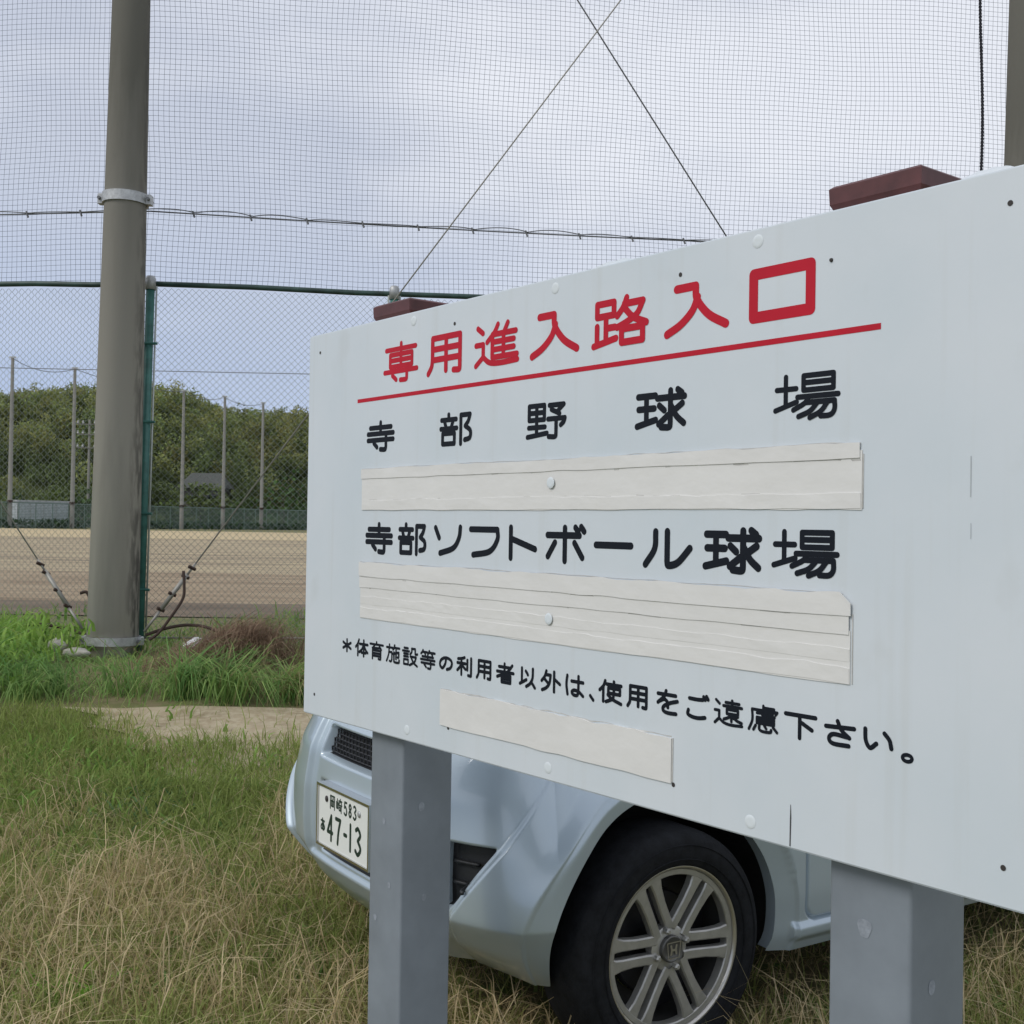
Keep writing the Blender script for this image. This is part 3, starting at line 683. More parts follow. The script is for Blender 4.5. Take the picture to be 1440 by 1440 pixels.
# --- stroke lettering: every character drawn as round ended strokes of one width
GL = {
'専': '8,15 92,15|20,29 82,29 82,60 20,60 20,29|20,44 82,44|51,2 51,60|4,73 96,73|68,60 68,90;~68,90 66,97 50,97|27,83 38,95',
'用': '~16,56 14,78 5,96|16,56 16,7 88,7 88,88;~88,88 86,95 72,94|16,35 88,35|16,62 88,62|52,7 52,92',
'進': '8,6 20,19|4,46 21,46 21,74|4,95 21,76;~21,76 36,91 60,95 98,93|~54,4 46,22 30,42|42,26 42,80|42,26 94,26|67,26 67,80|42,44 90,44|42,62 90,62|42,80 97,80|76,4 68,24',
'入': '20,7 50,7|~50,7 52,34 70,68 96,92|~53,30 45,56 27,80 5,96',
'路': '10,7 40,7 40,34 10,34 10,7|26,34 26,86|26,60 42,60|10,54 10,90|4,95 44,84|~62,3 56,22 46,38|58,15 90,15|~90,15 80,40 62,54 46,62|~60,26 74,46 96,61|54,67 90,67 90,95 54,95 54,67',
'口': '7,7 93,7 93,93 7,93 7,7',
'寺': '50,3 50,40|12,20 88,20|4,41 96,41|4,63 96,63|70,44 70,88;~70,88 67,97 50,96|26,73 38,88',
'部': '27,3 27,17|5,19 50,19|15,27 19,42|40,25 35,43|3,47 52,47|9,62 45,62 45,95 9,95 9,62|64,8 64,97|64,8 91,8|~91,8 86,28 77,43|~77,43 92,58 91,80 76,86',
'野': '7,7 45,7 45,47 7,47 7,7|7,27 45,27|26,7 26,90|6,68 47,68|3,94 52,86|57,9 92,9 76,28|62,21 82,34|54,47 95,47|~95,47 92,58 85,66|74,47 74,86;~74,86 72,97 56,96',
'球': '5,13 40,13|6,46 38,46|22,13 22,80|3,90 41,76|44,21 97,21|70,4 70,86;~70,86 68,97 52,96|84,3 92,12|48,40 58,53|47,88 66,66|93,39 76,57|~72,44 82,70 96,89',
'場': '19,6 19,70|5,33 35,33|3,78 36,62|46,7 90,7 90,38 46,38 46,7|46,22 90,22|37,52 97,52|~55,52 48,66 31,79|50,65 92,65|~92,65 92,84 86,95 72,96|~67,67 56,84 39,94|~82,67 72,86 56,98',
'ソ': '7,7 20,42|~93,4 89,40 70,76 24,96', 'フ': '5,8 92,8|~92,8 92,42 68,82 14,96', 'ト': '13,4 13,96|13,37 95,67',
'ボ': '6,25 86,25|50,4 50,97|25,46 7,86|74,46 93,86|76,3 83,15|90,1 97,13', 'ー': '4,50 96,50',
'ル': '~26,6 24,52 5,95|50,5 50,86;~50,86 53,95 72,86 95,48',
'＊': '50,6 50,94|12,28 88,72|88,28 12,72',
'体': '~30,3 20,28 5,48|22,30 22,97|36,27 97,27|67,4 67,97|~65,29 54,56 34,76|~69,29 80,56 97,74|50,77 84,77',
'育': '50,2 50,14|4,16 96,16|~38,18 30,30 22,38|20,38 80,34|70,25 84,42|22,98 22,50 80,50 80,88;~80,88 78,97 64,96|22,66 80,66|22,81 80,81',
'施': '24,3 24,18|4,19 48,19|~22,19 18,60 4,96|20,44 42,44|~42,44 42,82 36,95 26,94|~62,3 58,17 50,28|58,17 97,17|50,52 92,40 92,62;~92,62 90,68 84,68|73,30 73,78|58,42 58,88;~58,88 62,96 92,96 96,82',
'設': '14,7 38,7|4,23 46,23|12,38 40,38|12,53 40,53|12,69 40,69 40,95 12,95 12,69|~62,6 62,24 52,38|62,6 84,6 84,28;~84,28 86,35 98,32|54,50 90,50|~90,50 80,76 50,97|~60,56 74,80 97,97',
'等': '~18,3 14,12 5,22|16,12 46,12|28,14 34,25|~60,3 56,12 50,21|58,12 96,12|74,14 80,25|50,24 50,51|14,36 86,36|4,52 96,52|8,70 94,70|70,55 70,90;~70,90 66,97 52,96|28,77 40,91',
'の': '~52,17 46,56 28,86 12,72 12,44 32,20 58,14 84,26 92,50 82,78 58,92',
'利': '~50,5 32,12 8,16|30,12 30,97|4,37 56,37|~30,38 20,58 4,76|~31,42 42,54 56,66|68,16 68,68|92,5 92,88;~92,88 90,97 74,96',
'者': '46,3 46,44|14,20 76,20|3,45 97,45|~90,7 60,44 4,72|30,61 80,61 80,96 30,96 30,61|30,78 80,78',
'以': '16,8 16,76|4,86 44,63|~40,21 48,30 53,38|~84,6 82,50 68,78 44,96|~73,70 84,80 97,96',
'外': '~28,3 20,30 4,53|24,21 50,21|~50,21 44,60 28,84 7,97|18,41 36,59|68,3 68,97|70,37 97,57',
'は': '~13,7 9,50 15,95|36,31 96,31|72,5 72,70|~72,70 66,93 46,93 38,81 52,71 76,77 96,93',
'、': '20,8 84,92',
'使': '~28,3 20,28 4,48|20,30 20,97|34,17 97,17|42,33 92,33 92,57 42,57 42,33|66,3 66,57|~66,57 60,80 32,97|~40,64 60,82 97,97',
'を': '12,19 86,19|~46,3 38,28 12,57|~20,50 38,40 52,50 54,73|~93,41 60,54 36,72 36,89 54,96 88,95',
'ご': '~20,17 52,18 76,16|~16,66 14,84 34,93 60,94 86,88|80,3 86,14|92,0 98,11',
'遠': '8,6 20,19|4,46 19,46 19,74|4,95 19,76;~19,76 36,91 60,96 98,94|64,2 64,24|42,11 88,11|34,25 97,25|46,37 84,37 84,54 46,54 46,37|~64,54 52,68 36,77|62,60 62,82|84,60 70,69|~66,58 78,74 97,82',
'慮': '50,2 50,20|50,9 84,9|~14,19 15,60 4,96|14,19 94,19 89,28|30,31 80,27|46,20 46,33;~46,33 52,39 86,38|30,47 84,47 84,68 30,68 30,47|30,57 84,57|57,47 57,68|26,78 19,95|~38,76 38,90 48,97 72,96 76,87|54,74 60,85|82,76 94,92',
'下': '3,9 97,9|48,9 48,97|52,35 86,59',
'さ': '8,29 94,23|~44,3 56,36 80,62|~76,60 32,56 18,74 30,93 78,93',
'い': '~10,10 12,60 26,90 46,68|~72,18 88,44 94,78',
'。': '~50,8 80,20 92,50 80,80 50,92 20,80 8,50 20,20 50,8',
'岡': '10,97 10,7 90,7 90,97|34,20 40,34|66,20 60,34|22,42 78,42|50,42 50,78|30,54 30,78 70,78 70,54',
'崎': '18,10 18,72|4,30 4,73 34,73 34,30|44,17 97,17|70,3 70,17|66,20 46,38|76,20 94,36|42,46 98,46|88,46 88,96|52,60 74,60 74,82 52,82 52,60',
'あ': '12,21 86,21|~44,3 42,50 50,92|~70,36 60,76 28,92 12,76 30,54 66,48 90,66 84,86 60,97',
'5': '88,6 22,6 16,46|~16,46 50,36 90,60 84,88 48,96 10,86', '8': '~50,6 84,26 50,48 12,72 50,95 88,72 50,48 16,26 50,6', '3': '~12,12 48,4 86,24 46,47|~46,47 92,72 50,96 8,86',
'4': '72,96 72,6 8,68 94,68', '7': '10,7 90,7|~90,7 60,50 46,96', '1': '50,4 50,96', '-': '5,50 95,50', 'H': '~16,8 24,50 18,92|~84,8 76,50 82,92|24,52 76,52',
}
def smooth_pts(P):
    if len(P) < 3: return P
    closed = P[0] == P[-1]
    Q = ([P[-2]] if closed else [tuple(2*a-b for a, b in zip(P[0], P[1]))])+P+([P[1]] if closed else [tuple(2*a-b for a, b in zip(P[-1], P[-2]))])
    o = []
    for i in range(1, len(Q)-2):
        for k in range(6):
            t = k/6; o.append(tuple(.5*(2*b+(c-a)*t+(2*a-5*b+4*c-d)*t*t+(3*b-a-3*c+d)*t**3) for a, b, c, d in zip(*Q[i-1:i+3])))
    o.append(P[-1]); return o
def glyph(mb, ch, x0, x1, z0, z1, wd, y, step=4e-6):
    """draw ch in the box; stroke centre lines run inset by half the width. Returns nothing; adds flat pieces, each a hair above the last"""
    h = wd/2; k = 0
    X = lambda a: x0+h+(x1-x0-wd)*(a-4)/92; Z = lambda b: z1-h-(z1-z0-wd)*(b-4)/92
    def piece(vs, fs):
        nonlocal k
        mb.add([(a, y-k*step, b) for a, b in vs], fs); k += 1
    for st in GL[ch].split('|'):
        P = []
        for seg in st.split(';'):
            sm = seg.startswith('~'); q = [tuple(map(float, p.split(','))) for p in seg.lstrip('~').split()]
            q = smooth_pts(q) if sm else q
            P += q if not P else q[1:]
        P = [(X(a), Z(b)) for a, b in P]
        closed = P[0] == P[-1]
        for i, p in enumerate(P[:-1] if closed else P):
            piece([(p[0]+h*math.cos(2*PI*j/16), p[1]+h*math.sin(2*PI*j/16)) for j in range(16)], [tuple(range(16))])
        for a, b in zip(P[:-1], P[1:]):
            dx, dz = b[0]-a[0], b[1]-a[1]; l = math.hypot(dx, dz)
            if l < 1e-7: continue
            nx, nz = -dz/l*h, dx/l*h
            piece([(a[0]-nx, a[1]-nz), (b[0]-nx, b[1]-nz), (b[0]+nx, b[1]+nz), (a[0]+nx, a[1]+nz)], [(0, 1, 2, 3)])
YL = -.0004
def char(ch, u0, u1, v0, v1, stroke, m):
    mb = MB(); glyph(mb, ch, u0, u1, VB+v0, VB+v1, stroke*1.22, YL); return mb.build('character', m, sign)
WR = {'専': .0088, '用': .0104, '進': .0092, '路': .0100, '入': .0114, '口': .0142}
for ch, c, w_ in (('専', .4119, .139), ('用', .581, .138), ('進', .7522, .141), ('入', .9265, .141), ('路', 1.0997, .142), ('入', 1.275, .141), ('口', 1.4458, .130)):
    char(ch, c-w_/2, c+w_/2, .7665, .8535, WR[ch], M['redink'])
mb = MB(); mb.add([(.2331, YL, VB+.7332), (1.6166, YL, VB+.7336), (1.6166, YL, VB+.7423), (.2331, YL, VB+.7416)], [(0, 1, 2, 3)]); mb.build('underline', M['redink'], sign)
WB = {'寺': .0090, '部': .0084, '野': .0078, '球': .0092, '場': .0066}
for ch, c in (('寺', .3345), ('部', .6236), ('野', .9085), ('球', 1.1998), ('場', 1.4929)): char(ch, c-.0583, c+.0583, .6185, .6880, WB[ch], M['blackink'])
for ch, u0, u1, v0, v1 in (('寺', .2778, .3926, .3925, .4632), ('部', .4138, .5261, .393, .4635), ('ソ', .5472, .653, .3955, .461), ('フ', .6724, .7767, .3955, .460), ('ト', .7945, .8884, .393, .4625), ('ボ', .909, 1.0221, .393, .4635), ('ー', 1.0425, 1.1416, .4238, .4341), ('ル', 1.163, 1.277, .393, .461), ('球', 1.2982, 1.4148, .392, .4632), ('場', 1.4349, 1.553, .392, .4628)):
    char(ch, u0, u1, v0, v1, {'寺': .0096, '部': .0088, '球': .0098, '場': .0071}.get(ch, .0100), M['blackink'])
R4 = [('＊', .1804, .2286), ('体', .2399, .2982), ('育', .3032, .3632), ('施', .3727, .4292), ('設', .4366, .4979), ('等', .5067, .5637), ('の', .5737, .6276), ('利', .638, .6934), ('用', .7034, .7586), ('者', .7695, .8257), ('以', .8396, .8899), ('外', .9032, .9606), ('は', .9701, 1.0236), ('、', 1.0341, 1.0517), ('使', 1.0602, 1.1196), ('用', 1.1294, 1.1847), ('を', 1.1963, 1.2522), ('ご', 1.2622, 1.3151), ('遠', 1.3247, 1.3829), ('慮', 1.3927, 1.4518), ('下', 1.461, 1.5193), ('さ', 1.5292, 1.5858), ('い', 1.5933, 1.6448), ('。', 1.6545, 1.6751)]
VR = {'＊': (.163, .1975), '、': (.157, .171), '。': (.1545, .1692), 'の': (.1625, .1965), 'い': (.1615, .1965), 'さ': (.159, .198), '下': (.159, .199)}
for ch, u0, u1 in R4:
    v0, v1 = VR.get(ch, (.1595, .2005)); char(ch, u0, u1, v0, v1, .0042 if ch == '。' else {'慮': .0039, '遠': .0041}.get(ch, .0053 if ch not in '施設育等' else .0044), M['blackink'])

# --- cream tape covering old lines: overlapping strips with slightly wavy edges
def tape(u0, u1, v0, v1, y, th, seed, wob=.0016, n=70, cut=0.0):
    mb = MB(); top = []; bot = []
    for k in range(n+1):
        u = u0+(u1-u0)*k/n
        e = wob*((vnoise(k*.35, seed, 1)-.5)*2+(vnoise(k*1.3, seed, 2)-.5))
        e2 = wob*((vnoise(k*.3, seed+9, 1)-.5)*1.2)
        vt = v1+e-(max(0, u-(u1-cut))*.9 if cut else 0); top.append((u, vt)); bot.append((u, v0+e2))
    vs = []
    for k in range(n+1):
        lift = .0006*(vnoise(k*.5, seed+3, 4))
        for (u, v), yy in ((top[k], y-th-lift), (top[k], y), (bot[k], y-th), (bot[k], y)): vs.append((u, yy, VB+v))
        vs.append((top[k][0], y-th-.0003*vnoise(k*.9, seed, 7), VB+(top[k][1]*.5+bot[k][1]*.5)))
    fs = []
    for k in range(n):
        a, b = k*5, (k+1)*5
        fs += [(a, b, b+4, a+4), (a+4, b+4, b+2, a+2), (a+1, b+1, b, a), (a+2, b+2, b+3, a+3)]
    fs += [(0, 4, 2, 3, 1), tuple(n*5+i for i in (1, 3, 2, 4, 0))]
    mb.add(vs, fs); return mb
def cover(strips):
    first = None
    for k, s_ in enumerate(strips):
        o = tape(*s_[:7], **s_[7]).build('tape_cover' if first is None else 'tape_strip', M['tape'], sign if first is None else first)
        if first is None: first = o
    return first
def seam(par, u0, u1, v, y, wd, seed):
    """thin wavering darker line: the shadow of a tape edge put in as colour"""
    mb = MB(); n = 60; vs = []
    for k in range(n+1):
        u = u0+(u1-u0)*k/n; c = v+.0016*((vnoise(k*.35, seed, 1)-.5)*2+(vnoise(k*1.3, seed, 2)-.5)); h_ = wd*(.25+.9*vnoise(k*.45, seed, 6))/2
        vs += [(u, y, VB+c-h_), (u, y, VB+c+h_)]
    mb.add(vs, [(2*k, 2*k+2, 2*k+3, 2*k+1) for k in range(n)]); mb.build('shadow_line', M['shadow'], par)
c1 = cover([(.2605, 1.590, .4895, .570, -.0003, .0010, 14, {'wob': .002}), (.259, 1.5868, .560, .5815, -.0016, .0014, 3, {}), (.2635, 1.5885, .4905, .512, -.0014, .0006, 27, {'wob': .0022})])
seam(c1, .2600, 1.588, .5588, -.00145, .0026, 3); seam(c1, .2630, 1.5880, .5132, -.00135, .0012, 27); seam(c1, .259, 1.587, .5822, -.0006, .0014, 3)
mb = MB(); mb.box(1.5903, 1.5922, -.0009, -.0003, VB+.491, VB+.566); mb.build('shadow_line', M['shadow'], c1)  # shadow at the tape's right end, also painted as a strip
c2 = cover([(.262, 1.574, .2478, .322, -.0003, .0010, 66, {'wob': .0016}), (.2588, 1.5722, .3165, .346, -.0016, .0013, 53, {'wob': .0016}), (.2582, 1.5760, .3415, .3730, -.0032, .0014, 41, {'wob': .0022, 'cut': .016}), (.262, 1.573, .249, .272, -.0014, .0005, 71, {'wob': .002}), (.2625, 1.573, .280, .297, -.0014, .0004, 77, {'wob': .002})])
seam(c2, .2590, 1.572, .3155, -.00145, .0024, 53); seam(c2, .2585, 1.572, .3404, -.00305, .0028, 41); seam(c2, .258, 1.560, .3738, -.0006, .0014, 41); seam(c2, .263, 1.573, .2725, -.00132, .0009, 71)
mb = MB(); mb.box(1.5765, 1.578, -.0009, -.0003, VB+.249, VB+.345); mb.build('shadow_line', M['shadow'], c2)
c3 = cover([(.585, 1.237, .0525, .1245, -.0004, .0020, 88, {'wob': .0022, 'n': 40})])
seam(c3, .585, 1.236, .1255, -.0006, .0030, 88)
mb = MB(); mb.box(1.2374, 1.2398, -.0012, -.0003, VB+.054, VB+.124); mb.build('shadow_line', M['shadow'], c3)

# --- fixings and marks on the panel
for u in (.0544, .6127, 1.241, 1.80):
    for v in (.8672, .0500):
        MB().disc((u, -.0006, VB+v), .0037, 12, 'y').build('screw', M['screw'], sign)
for u in (.4605, .928, 1.400):
    for v in (.892, .5386 if u < 1.2 and u > .8 else None, .2926 if u < 1.2 and u > .8 else None, .0236):
        if v is None: continue
        yy = -.0045 if (.25 < v < .6) else -.0002
        mb = MB(); mb.lathe([(.0105, .0), (.0095, -.0005), (.0055, -.0007), (0, -.0006)], 20, 'y', c=(u, yy, VB+v)); mb.build('filler_spot', M['filler'], sign, True)
mb = MB(); mb.lathe([(.003, 0), (.0024, -.002), (0, -.0024)], 12, 'y', c=(1.534, -.0002, VB+.8414)); mb.build('screw', M['screw'], sign)
mb = MB(); mb.add([(1.4735, -.0005, VB+.004), (1.4755, -.0005, VB+.004), (1.4762, -.0005, VB+.045), (1.4752, -.0005, VB+.064), (1.4744, -.0005, VB+.064), (1.4738, -.0005, VB+.04)], [(0, 1, 2, 3, 4, 5)]); mb.build('crack', M['crack'], sign)
mb = MB()
for u, v, a, b in ((1.7512, .531, .0007, .026), (1.752, .462, .0005, .010)):
    if a: mb.add([(u-a, -.0005, VB+v-b), (u+a, -.0005, VB+v-b), (u+a, -.0005, VB+v+b), (u-a, -.0005, VB+v+b)], [(0, 1, 2, 3)])
mb.build('scratch', M['scratch'], sign)
for u, l in ((1.075, .10), (1.765, .075)):
    mb = MB(); n = 12; vs = []
    for k in range(n+1):
        x = u-l/2+l*k/n; hgt = .006*math.sin(PI*k/n)**.6*(.7+.6*vnoise(k*.8, 3, int(u*10)))+.0005
        vs += [(x, .004, VB+BH-.001), (x, .006, VB+BH+hgt), (x, .018, VB+BH+hgt), (x, .022, VB+BH-.001)]
    mb.add(vs, [(k*4+i, k*4+i+1, k*4+5+i, k*4+4+i) for k in range(n) for i in range(3)]+[(0, 1, 2, 3), tuple(n*4+i for i in (3, 2, 1, 0))]); mb.build('sealant_bead', M['board'], sign, True)

# ------------------------------------------------------------------ the parked car (x forward, y towards the visible left side, z up; origin under the front axle)
PSI = .577
car = empty('parked_car', (.0268, 3.6512, 0), PI+PSI)
tag(car, 'silver blue compact car parked on the grass behind the white sign', 'car')
HA, XF, BF, NE = .77, .20, .38, 2.6
XR, BR = -2.62, .32
def outline():
    P = []
    for k in range(1500):
        a = PI/2*k/1499; P.append((XF+BF*math.cos(a)**(2/NE), HA*math.sin(a)**(2/NE)))
    for k in range(1, 1500): P.append((XF+(XR-XF)*k/1500, HA))
    for k in range(1500):
        a = PI/2*(1-k/1499); P.append((XR-BR*math.cos(a)**(2/3.0), HA*math.sin(a)**(2/3.0)))
    return np.array(P)
OL = outline(); SLn = np.concatenate([[0], np.cumsum(np.linalg.norm(np.diff(OL, axis=0), axis=1))])
_k = np.concatenate([[True], np.diff(SLn) > 1e-9]); OL, SLn = OL[_k], SLn[_k]
tx, ty = np.gradient(OL[:, 0], SLn), np.gradient(OL[:, 1], SLn); tl = np.hypot(tx, ty)
NX, NY = ty/tl, -tx/tl     # outward normal (x, y)
def sm(zs, vs, sg=.014):
    g = np.linspace(.1, 1.1, 1001); v = np.interp(g, zs, vs); k = np.exp(-.5*(np.arange(-60, 61)*.001/sg)**2); k /= k.sum()
    return g, np.convolve(np.pad(v, 60, 'edge'), k, 'valid')
gz, PF = sm([.20, .28, .34, .425, .50, .60, .72, .80, .88, .95], [.21, .115, .055, .006, 0, 0, .016, .052, .105, .17])
_, PS = sm([.20, .25, .29, .40, .60, .78, .95], [.06, .03, .010, 0, 0, .010, .055])
def yc(z): return np.interp(z, [.2, .30, .43, .61, .79, .95], [.40, .45, .505, .635, .735, .80])
AX, AZ, AR_ = .008, .338, .368
s_side0 = np.interp(XF, -OL[:, 0], SLn) if False else SLn[1499]
def s_of_x(x): return s_side0+(XF-x)
def bp(s, z, fog=1.0):
    s = np.asarray(s, float); z = np.asarray(z, float)
    ox, oy, nx, ny = (np.interp(s, SLn, q) for q in (OL[:, 0], OL[:, 1], NX, NY)); l = np.hypot(nx, ny); nx, ny = nx/l, ny/l
    fr_ = np.where(nx > 0, nx*nx, nx*nx*.6)
    d = fr_*np.interp(z, gz, PF)+(1-fr_)*np.interp(z, gz, PS)
    front = (ox > .15)
    e = .007
    def win(v, a, b, e=e): return sstep(a-e, a+e, v)*(1-sstep(b-e, b+e, v))
    ycz = yc(z)
    d = d-.021*sstep(-.009, .013, oy-ycz)*(1-.6*sstep(.30, -.1, ox))*np.where(ox > -1e9, 1, 0)
    f = np.where(front, 1.0, 0.0)
    d = d+f*.020*win(oy, -1, .315, .009)*win(z, .405, .855, .012)
    d = d+f*.050*win(oy, -1, .262)*win(z, .705, .785, .006)
    d = d+f*.014*win(oy, -1, .235)*win(z, .425, .634)
    fi = ycz-.012-.25*np.maximum(0, .47-z)
    d = d+fog*f*.055*win(oy, .465+.0*z, 9, .006)*(1-sstep(-.010, .0, oy-fi))*win(z, .442, .605, .007)
    d = d+.34*np.maximum(0, .425-z)*sstep(.22, .30, ox)*sstep(.30, .46, oy)
    zl = np.maximum(0, z-.43); d = d+(.20*zl+.75*zl*zl)*(.5+.5*sstep(.40, .47, np.hypot(ox-AX, z-AZ)))*sstep(-.42, -.12, ox)*np.minimum(1, (1-fr_)*1.3)
    # wheel arch lip
    for cx in (AX, -2.33):
        r = np.hypot(ox-cx, z-AZ); d = d+np.where((oy > .5), .007*(1-sstep(AR_+.051, AR_+.059, r))+.026*np.clip((AR_+.056-r)/.056, 0, 1), 0)
    # door gaps
    g_ = lambda u, c, w_=.004: np.exp(-((u-c)/w_)**2)
    dz_ = .335
    side = np.where((oy > HA-.03) & (ox < .1), 1, 0)
    corner = np.hypot(np.minimum(ox+.445-.04, 0)*0+np.clip(ox+.485, 0, 1), np.clip(.375-z, 0, 1))
    incr = (ox > -.485) & (z < .375)
    gv = np.where(incr, g_(corner, .04), np.maximum(g_(ox, -.445)*(z > dz_), g_(z, dz_)*((ox < -.485) & (ox > -2.0))))
    gv = np.maximum(gv, g_(ox, -1.42, .008)*(z > dz_))
    d = d+side*.017*gv
    # soft sill shoulder under the door
    d = d-side*.012*win(z, .285, .325, .012)*np.where(ox < -.40, 1, 0)
    return np.stack([ox-nx*d, oy-ny*d, z], -1), np.stack([ox, oy], -1)

def build_body():
    s_f = np.arange(0, s_side0, .0038)
    xs = np.concatenate([np.arange(XF, -.40, -.008), np.arange(-.40, -.495, -.003), np.arange(-.50, -1.40, -.02), np.arange(-1.40, -1.44, -.004), np.arange(-1.45, -1.9, -.03), np.arange(-1.9, XR, -.0125)])
    s_r = np.arange(s_of_x(XR), SLn[-1], .02)
    sv = np.concatenate([s_f, s_of_x(xs), s_r, [SLn[-1]]]); sv = np.unique(np.round(sv, 6))
    zv = np.unique(np.round(np.concatenate([np.arange(.25, .953, .0046), np.arange(.322, .35, .003)]), 5))
    SV, ZV = np.meshgrid(sv, zv)
    # snap grid points close to the wheel arch circles onto them
    P, O_ = bp(SV, ZV)
    ns, nz_ = len(sv), len(zv)
    kill = np.zeros((nz_-1, ns-1), bool)
    fx = (O_[:-1, :-1, 0]+O_[1:, 1:, 0])/2; fz = (P[:-1, :-1, 2]+P[1:, 1:, 2])/2; fy = (O_[:-1, :-1, 1]+O_[1:, 1:, 1])/2
    arch_id = np.zeros_like(kill, int)
    for i, cx in enumerate((AX, -2.33)):
        m = (np.hypot(fx-cx, fz-AZ) < AR_) & (fy > .5); kill |= m; arch_id[m] = i+1
    vk = np.zeros((nz_, ns), bool); vl = np.zeros((nz_, ns), bool)
    for a in (0, 1):
        for b in (0, 1):
            vk[a:nz_-1+a, b:ns-1+b] |= kill; vl[a:nz_-1+a, b:ns-1+b] |= ~kill
    bd = vk & vl
    S2, Z2 = SV.copy(), ZV.copy()
    for it in range(4):
        P, O_ = bp(S2, Z2)
        for cx in (AX, -2.33):
            m = bd & (abs(O_[..., 0]-cx) < .6) & (O_[..., 1] > .5)
            dx, dz = O_[..., 0]-cx, Z2-AZ; r = np.hypot(dx, dz)+1e-9
            txs = np.abs(np.interp(S2, SLn, tx))
            S2[m] -= ((AR_/r-1)*dx/np.maximum(txs, .3))[m]; Z2[m] = np.maximum(Z2[m]+((AR_/r-1)*dz)[m], .25)
    P, O_ = bp(S2, Z2)
    # both sides in one vertex array
    n1 = nz_*ns; VA = P.reshape(-1, 3); VF = bp(S2, Z2, 0.0)[0].reshape(-1, 3); r, c = np.meshgrid(np.arange(nz_-1), np.arange(ns-1), indexing='ij'); a = (r*ns+c)
    q = np.stack([a, a+1, a+ns+1, a+ns], -1)
    live = ~kill; qa = q[live]; fxl, fyl, fzl = fx[live], fy[live], fz[live]
    # full-mesh vertex normals (so that split parts still shade as one skin)
    def vnorm(V, qs):
        fn = np.cross(V[qs[:, 2]]-V[qs[:, 0]], V[qs[:, 3]]-V[qs[:, 1]]); n_ = np.zeros_like(V)
        for k in range(4): np.add.at(n_, qs[:, k], fn)
        return n_/(np.linalg.norm(n_, axis=1)[:, None]+1e-12)
    NA = vnorm(VA, qa); NF = vnorm(VF, qa)
    # centre seam: force normals into the plane y = 0
    i0 = np.arange(nz_)*ns; NA[i0, 1] = 0; NA[i0+ns-1, 1] = 0; NA /= np.linalg.norm(NA, axis=1)[:, None]+1e-12; NF[i0] = NA[i0]; NF[i0+ns-1] = NA[i0+ns-1]
    key = np.full(len(qa), 'body', dtype=object)
    front = fxl > .15; cy = yc(fzl)
    key[front & (fyl < .260) & (fzl > .706) & (fzl < .784)] = 'grille'
    key[front & (fyl < .233) & (fzl > .427) & (fzl < .632)] = 'plate_trim'
    fi = cy-.014-.25*np.maximum(0, .47-fzl)
    key[front & (fyl > .467) & (fyl < fi) & (fzl > .444) & (fzl < .603)] = 'fog'
    key[(fxl > -.02) & (fyl > .36) & (fzl > .845) & (fzl < .94)] = 'headlight'
    key[(fxl < -.445) & (fxl > -1.42) & (fzl > .335) & (fyl > .7) & ~((fxl > -.485) & (fzl < .375) & (np.hypot(fxl+.485, .375-fzl) > .04))] = 'door'
    key[(fxl < -1.42) & (fxl > -1.93) & (fzl > .335) & (fyl > .7)] = 'rear_door'
    key[(fxl < XR-.05) & (fyl > .5) & (fzl > .6) & (fzl < .9)] = 'tail'
    far_paint = (key == 'fog') & (fyl < .545)
    def sub(name, parent, sel, sides, m):
        qs, Vs, Ns, off = [], [], [], 0
        for sd in sides:
            q_ = qa[sel & ~far_paint] if sd < 0 and name != 'body' else qa[sel | far_paint] if sd < 0 else qa[sel]; u, inv = np.unique(q_, return_inverse=True); inv = inv.reshape(q_.shape)
            fl = np.array([1, sd, 1]); Vs.append((VA if sd > 0 else VF)[u]*fl); Ns.append((NA if sd > 0 else NF)[u]*fl)
            qs.append((inv if sd > 0 else inv[:, ::-1])+off); off += len(u)
        o = fast_mesh(name, np.concatenate(Vs), np.concatenate(qs), np.zeros((0, 3), int), m, parent=parent, smooth=True)
        try: o.data.normals_split_custom_set_from_vertices(np.concatenate(Ns).tolist())
        except Exception as ex: print('normals', ex)
        return o
    body = sub('body', car, key == 'body', (1, -1), M['paint'])
    gr = sub('grille', car, key == 'grille', (1, -1), M['trim'])
    tr_ = sub('plate_recess', car, key == 'plate_trim', (1, -1), M['trim'])
    doors = []
    for sd in (1, -1):
        fo = sub('fog_light_recess', car, key == 'fog', (sd,), M['trim'])
        sub('headlight', car, key == 'headlight', (sd,), M['lens'])
        d1 = sub('door', car, key == 'door', (sd,), M['paint']); d2 = sub('door', car, key == 'rear_door', (sd,), M['paint'])
        sub('tail_light', car, key == 'tail', (sd,), M['redlens'])
        for d_, hx_ in ((d1, -1.27), (d2, -1.84)):
            mb = MB(); mb.tube([(hx_-.09, sd*.755, .86), (hx_-.07, sd*.785, .862), (hx_+.07, sd*.785, .866), (hx_+.09, sd*.755, .866)], .013, 8); mb.build('handle', M['paint'], d_, True)
        if sd < 0: continue
        mb = MB()
        for zz in (.50, .552):
            yy = np.linspace(.48, .56, 8); pts = []
            for y in yy:
                s = np.interp(y, OL[:1499, 1], SLn[:1499]); p, _ = bp(s, zz); pts.append((p[0]+.012, sd*p[1], zz+.012*(y-.4)))
            mb.tube(pts, .005, 6)
        mb.build('fin', M['trim'], fo, True)
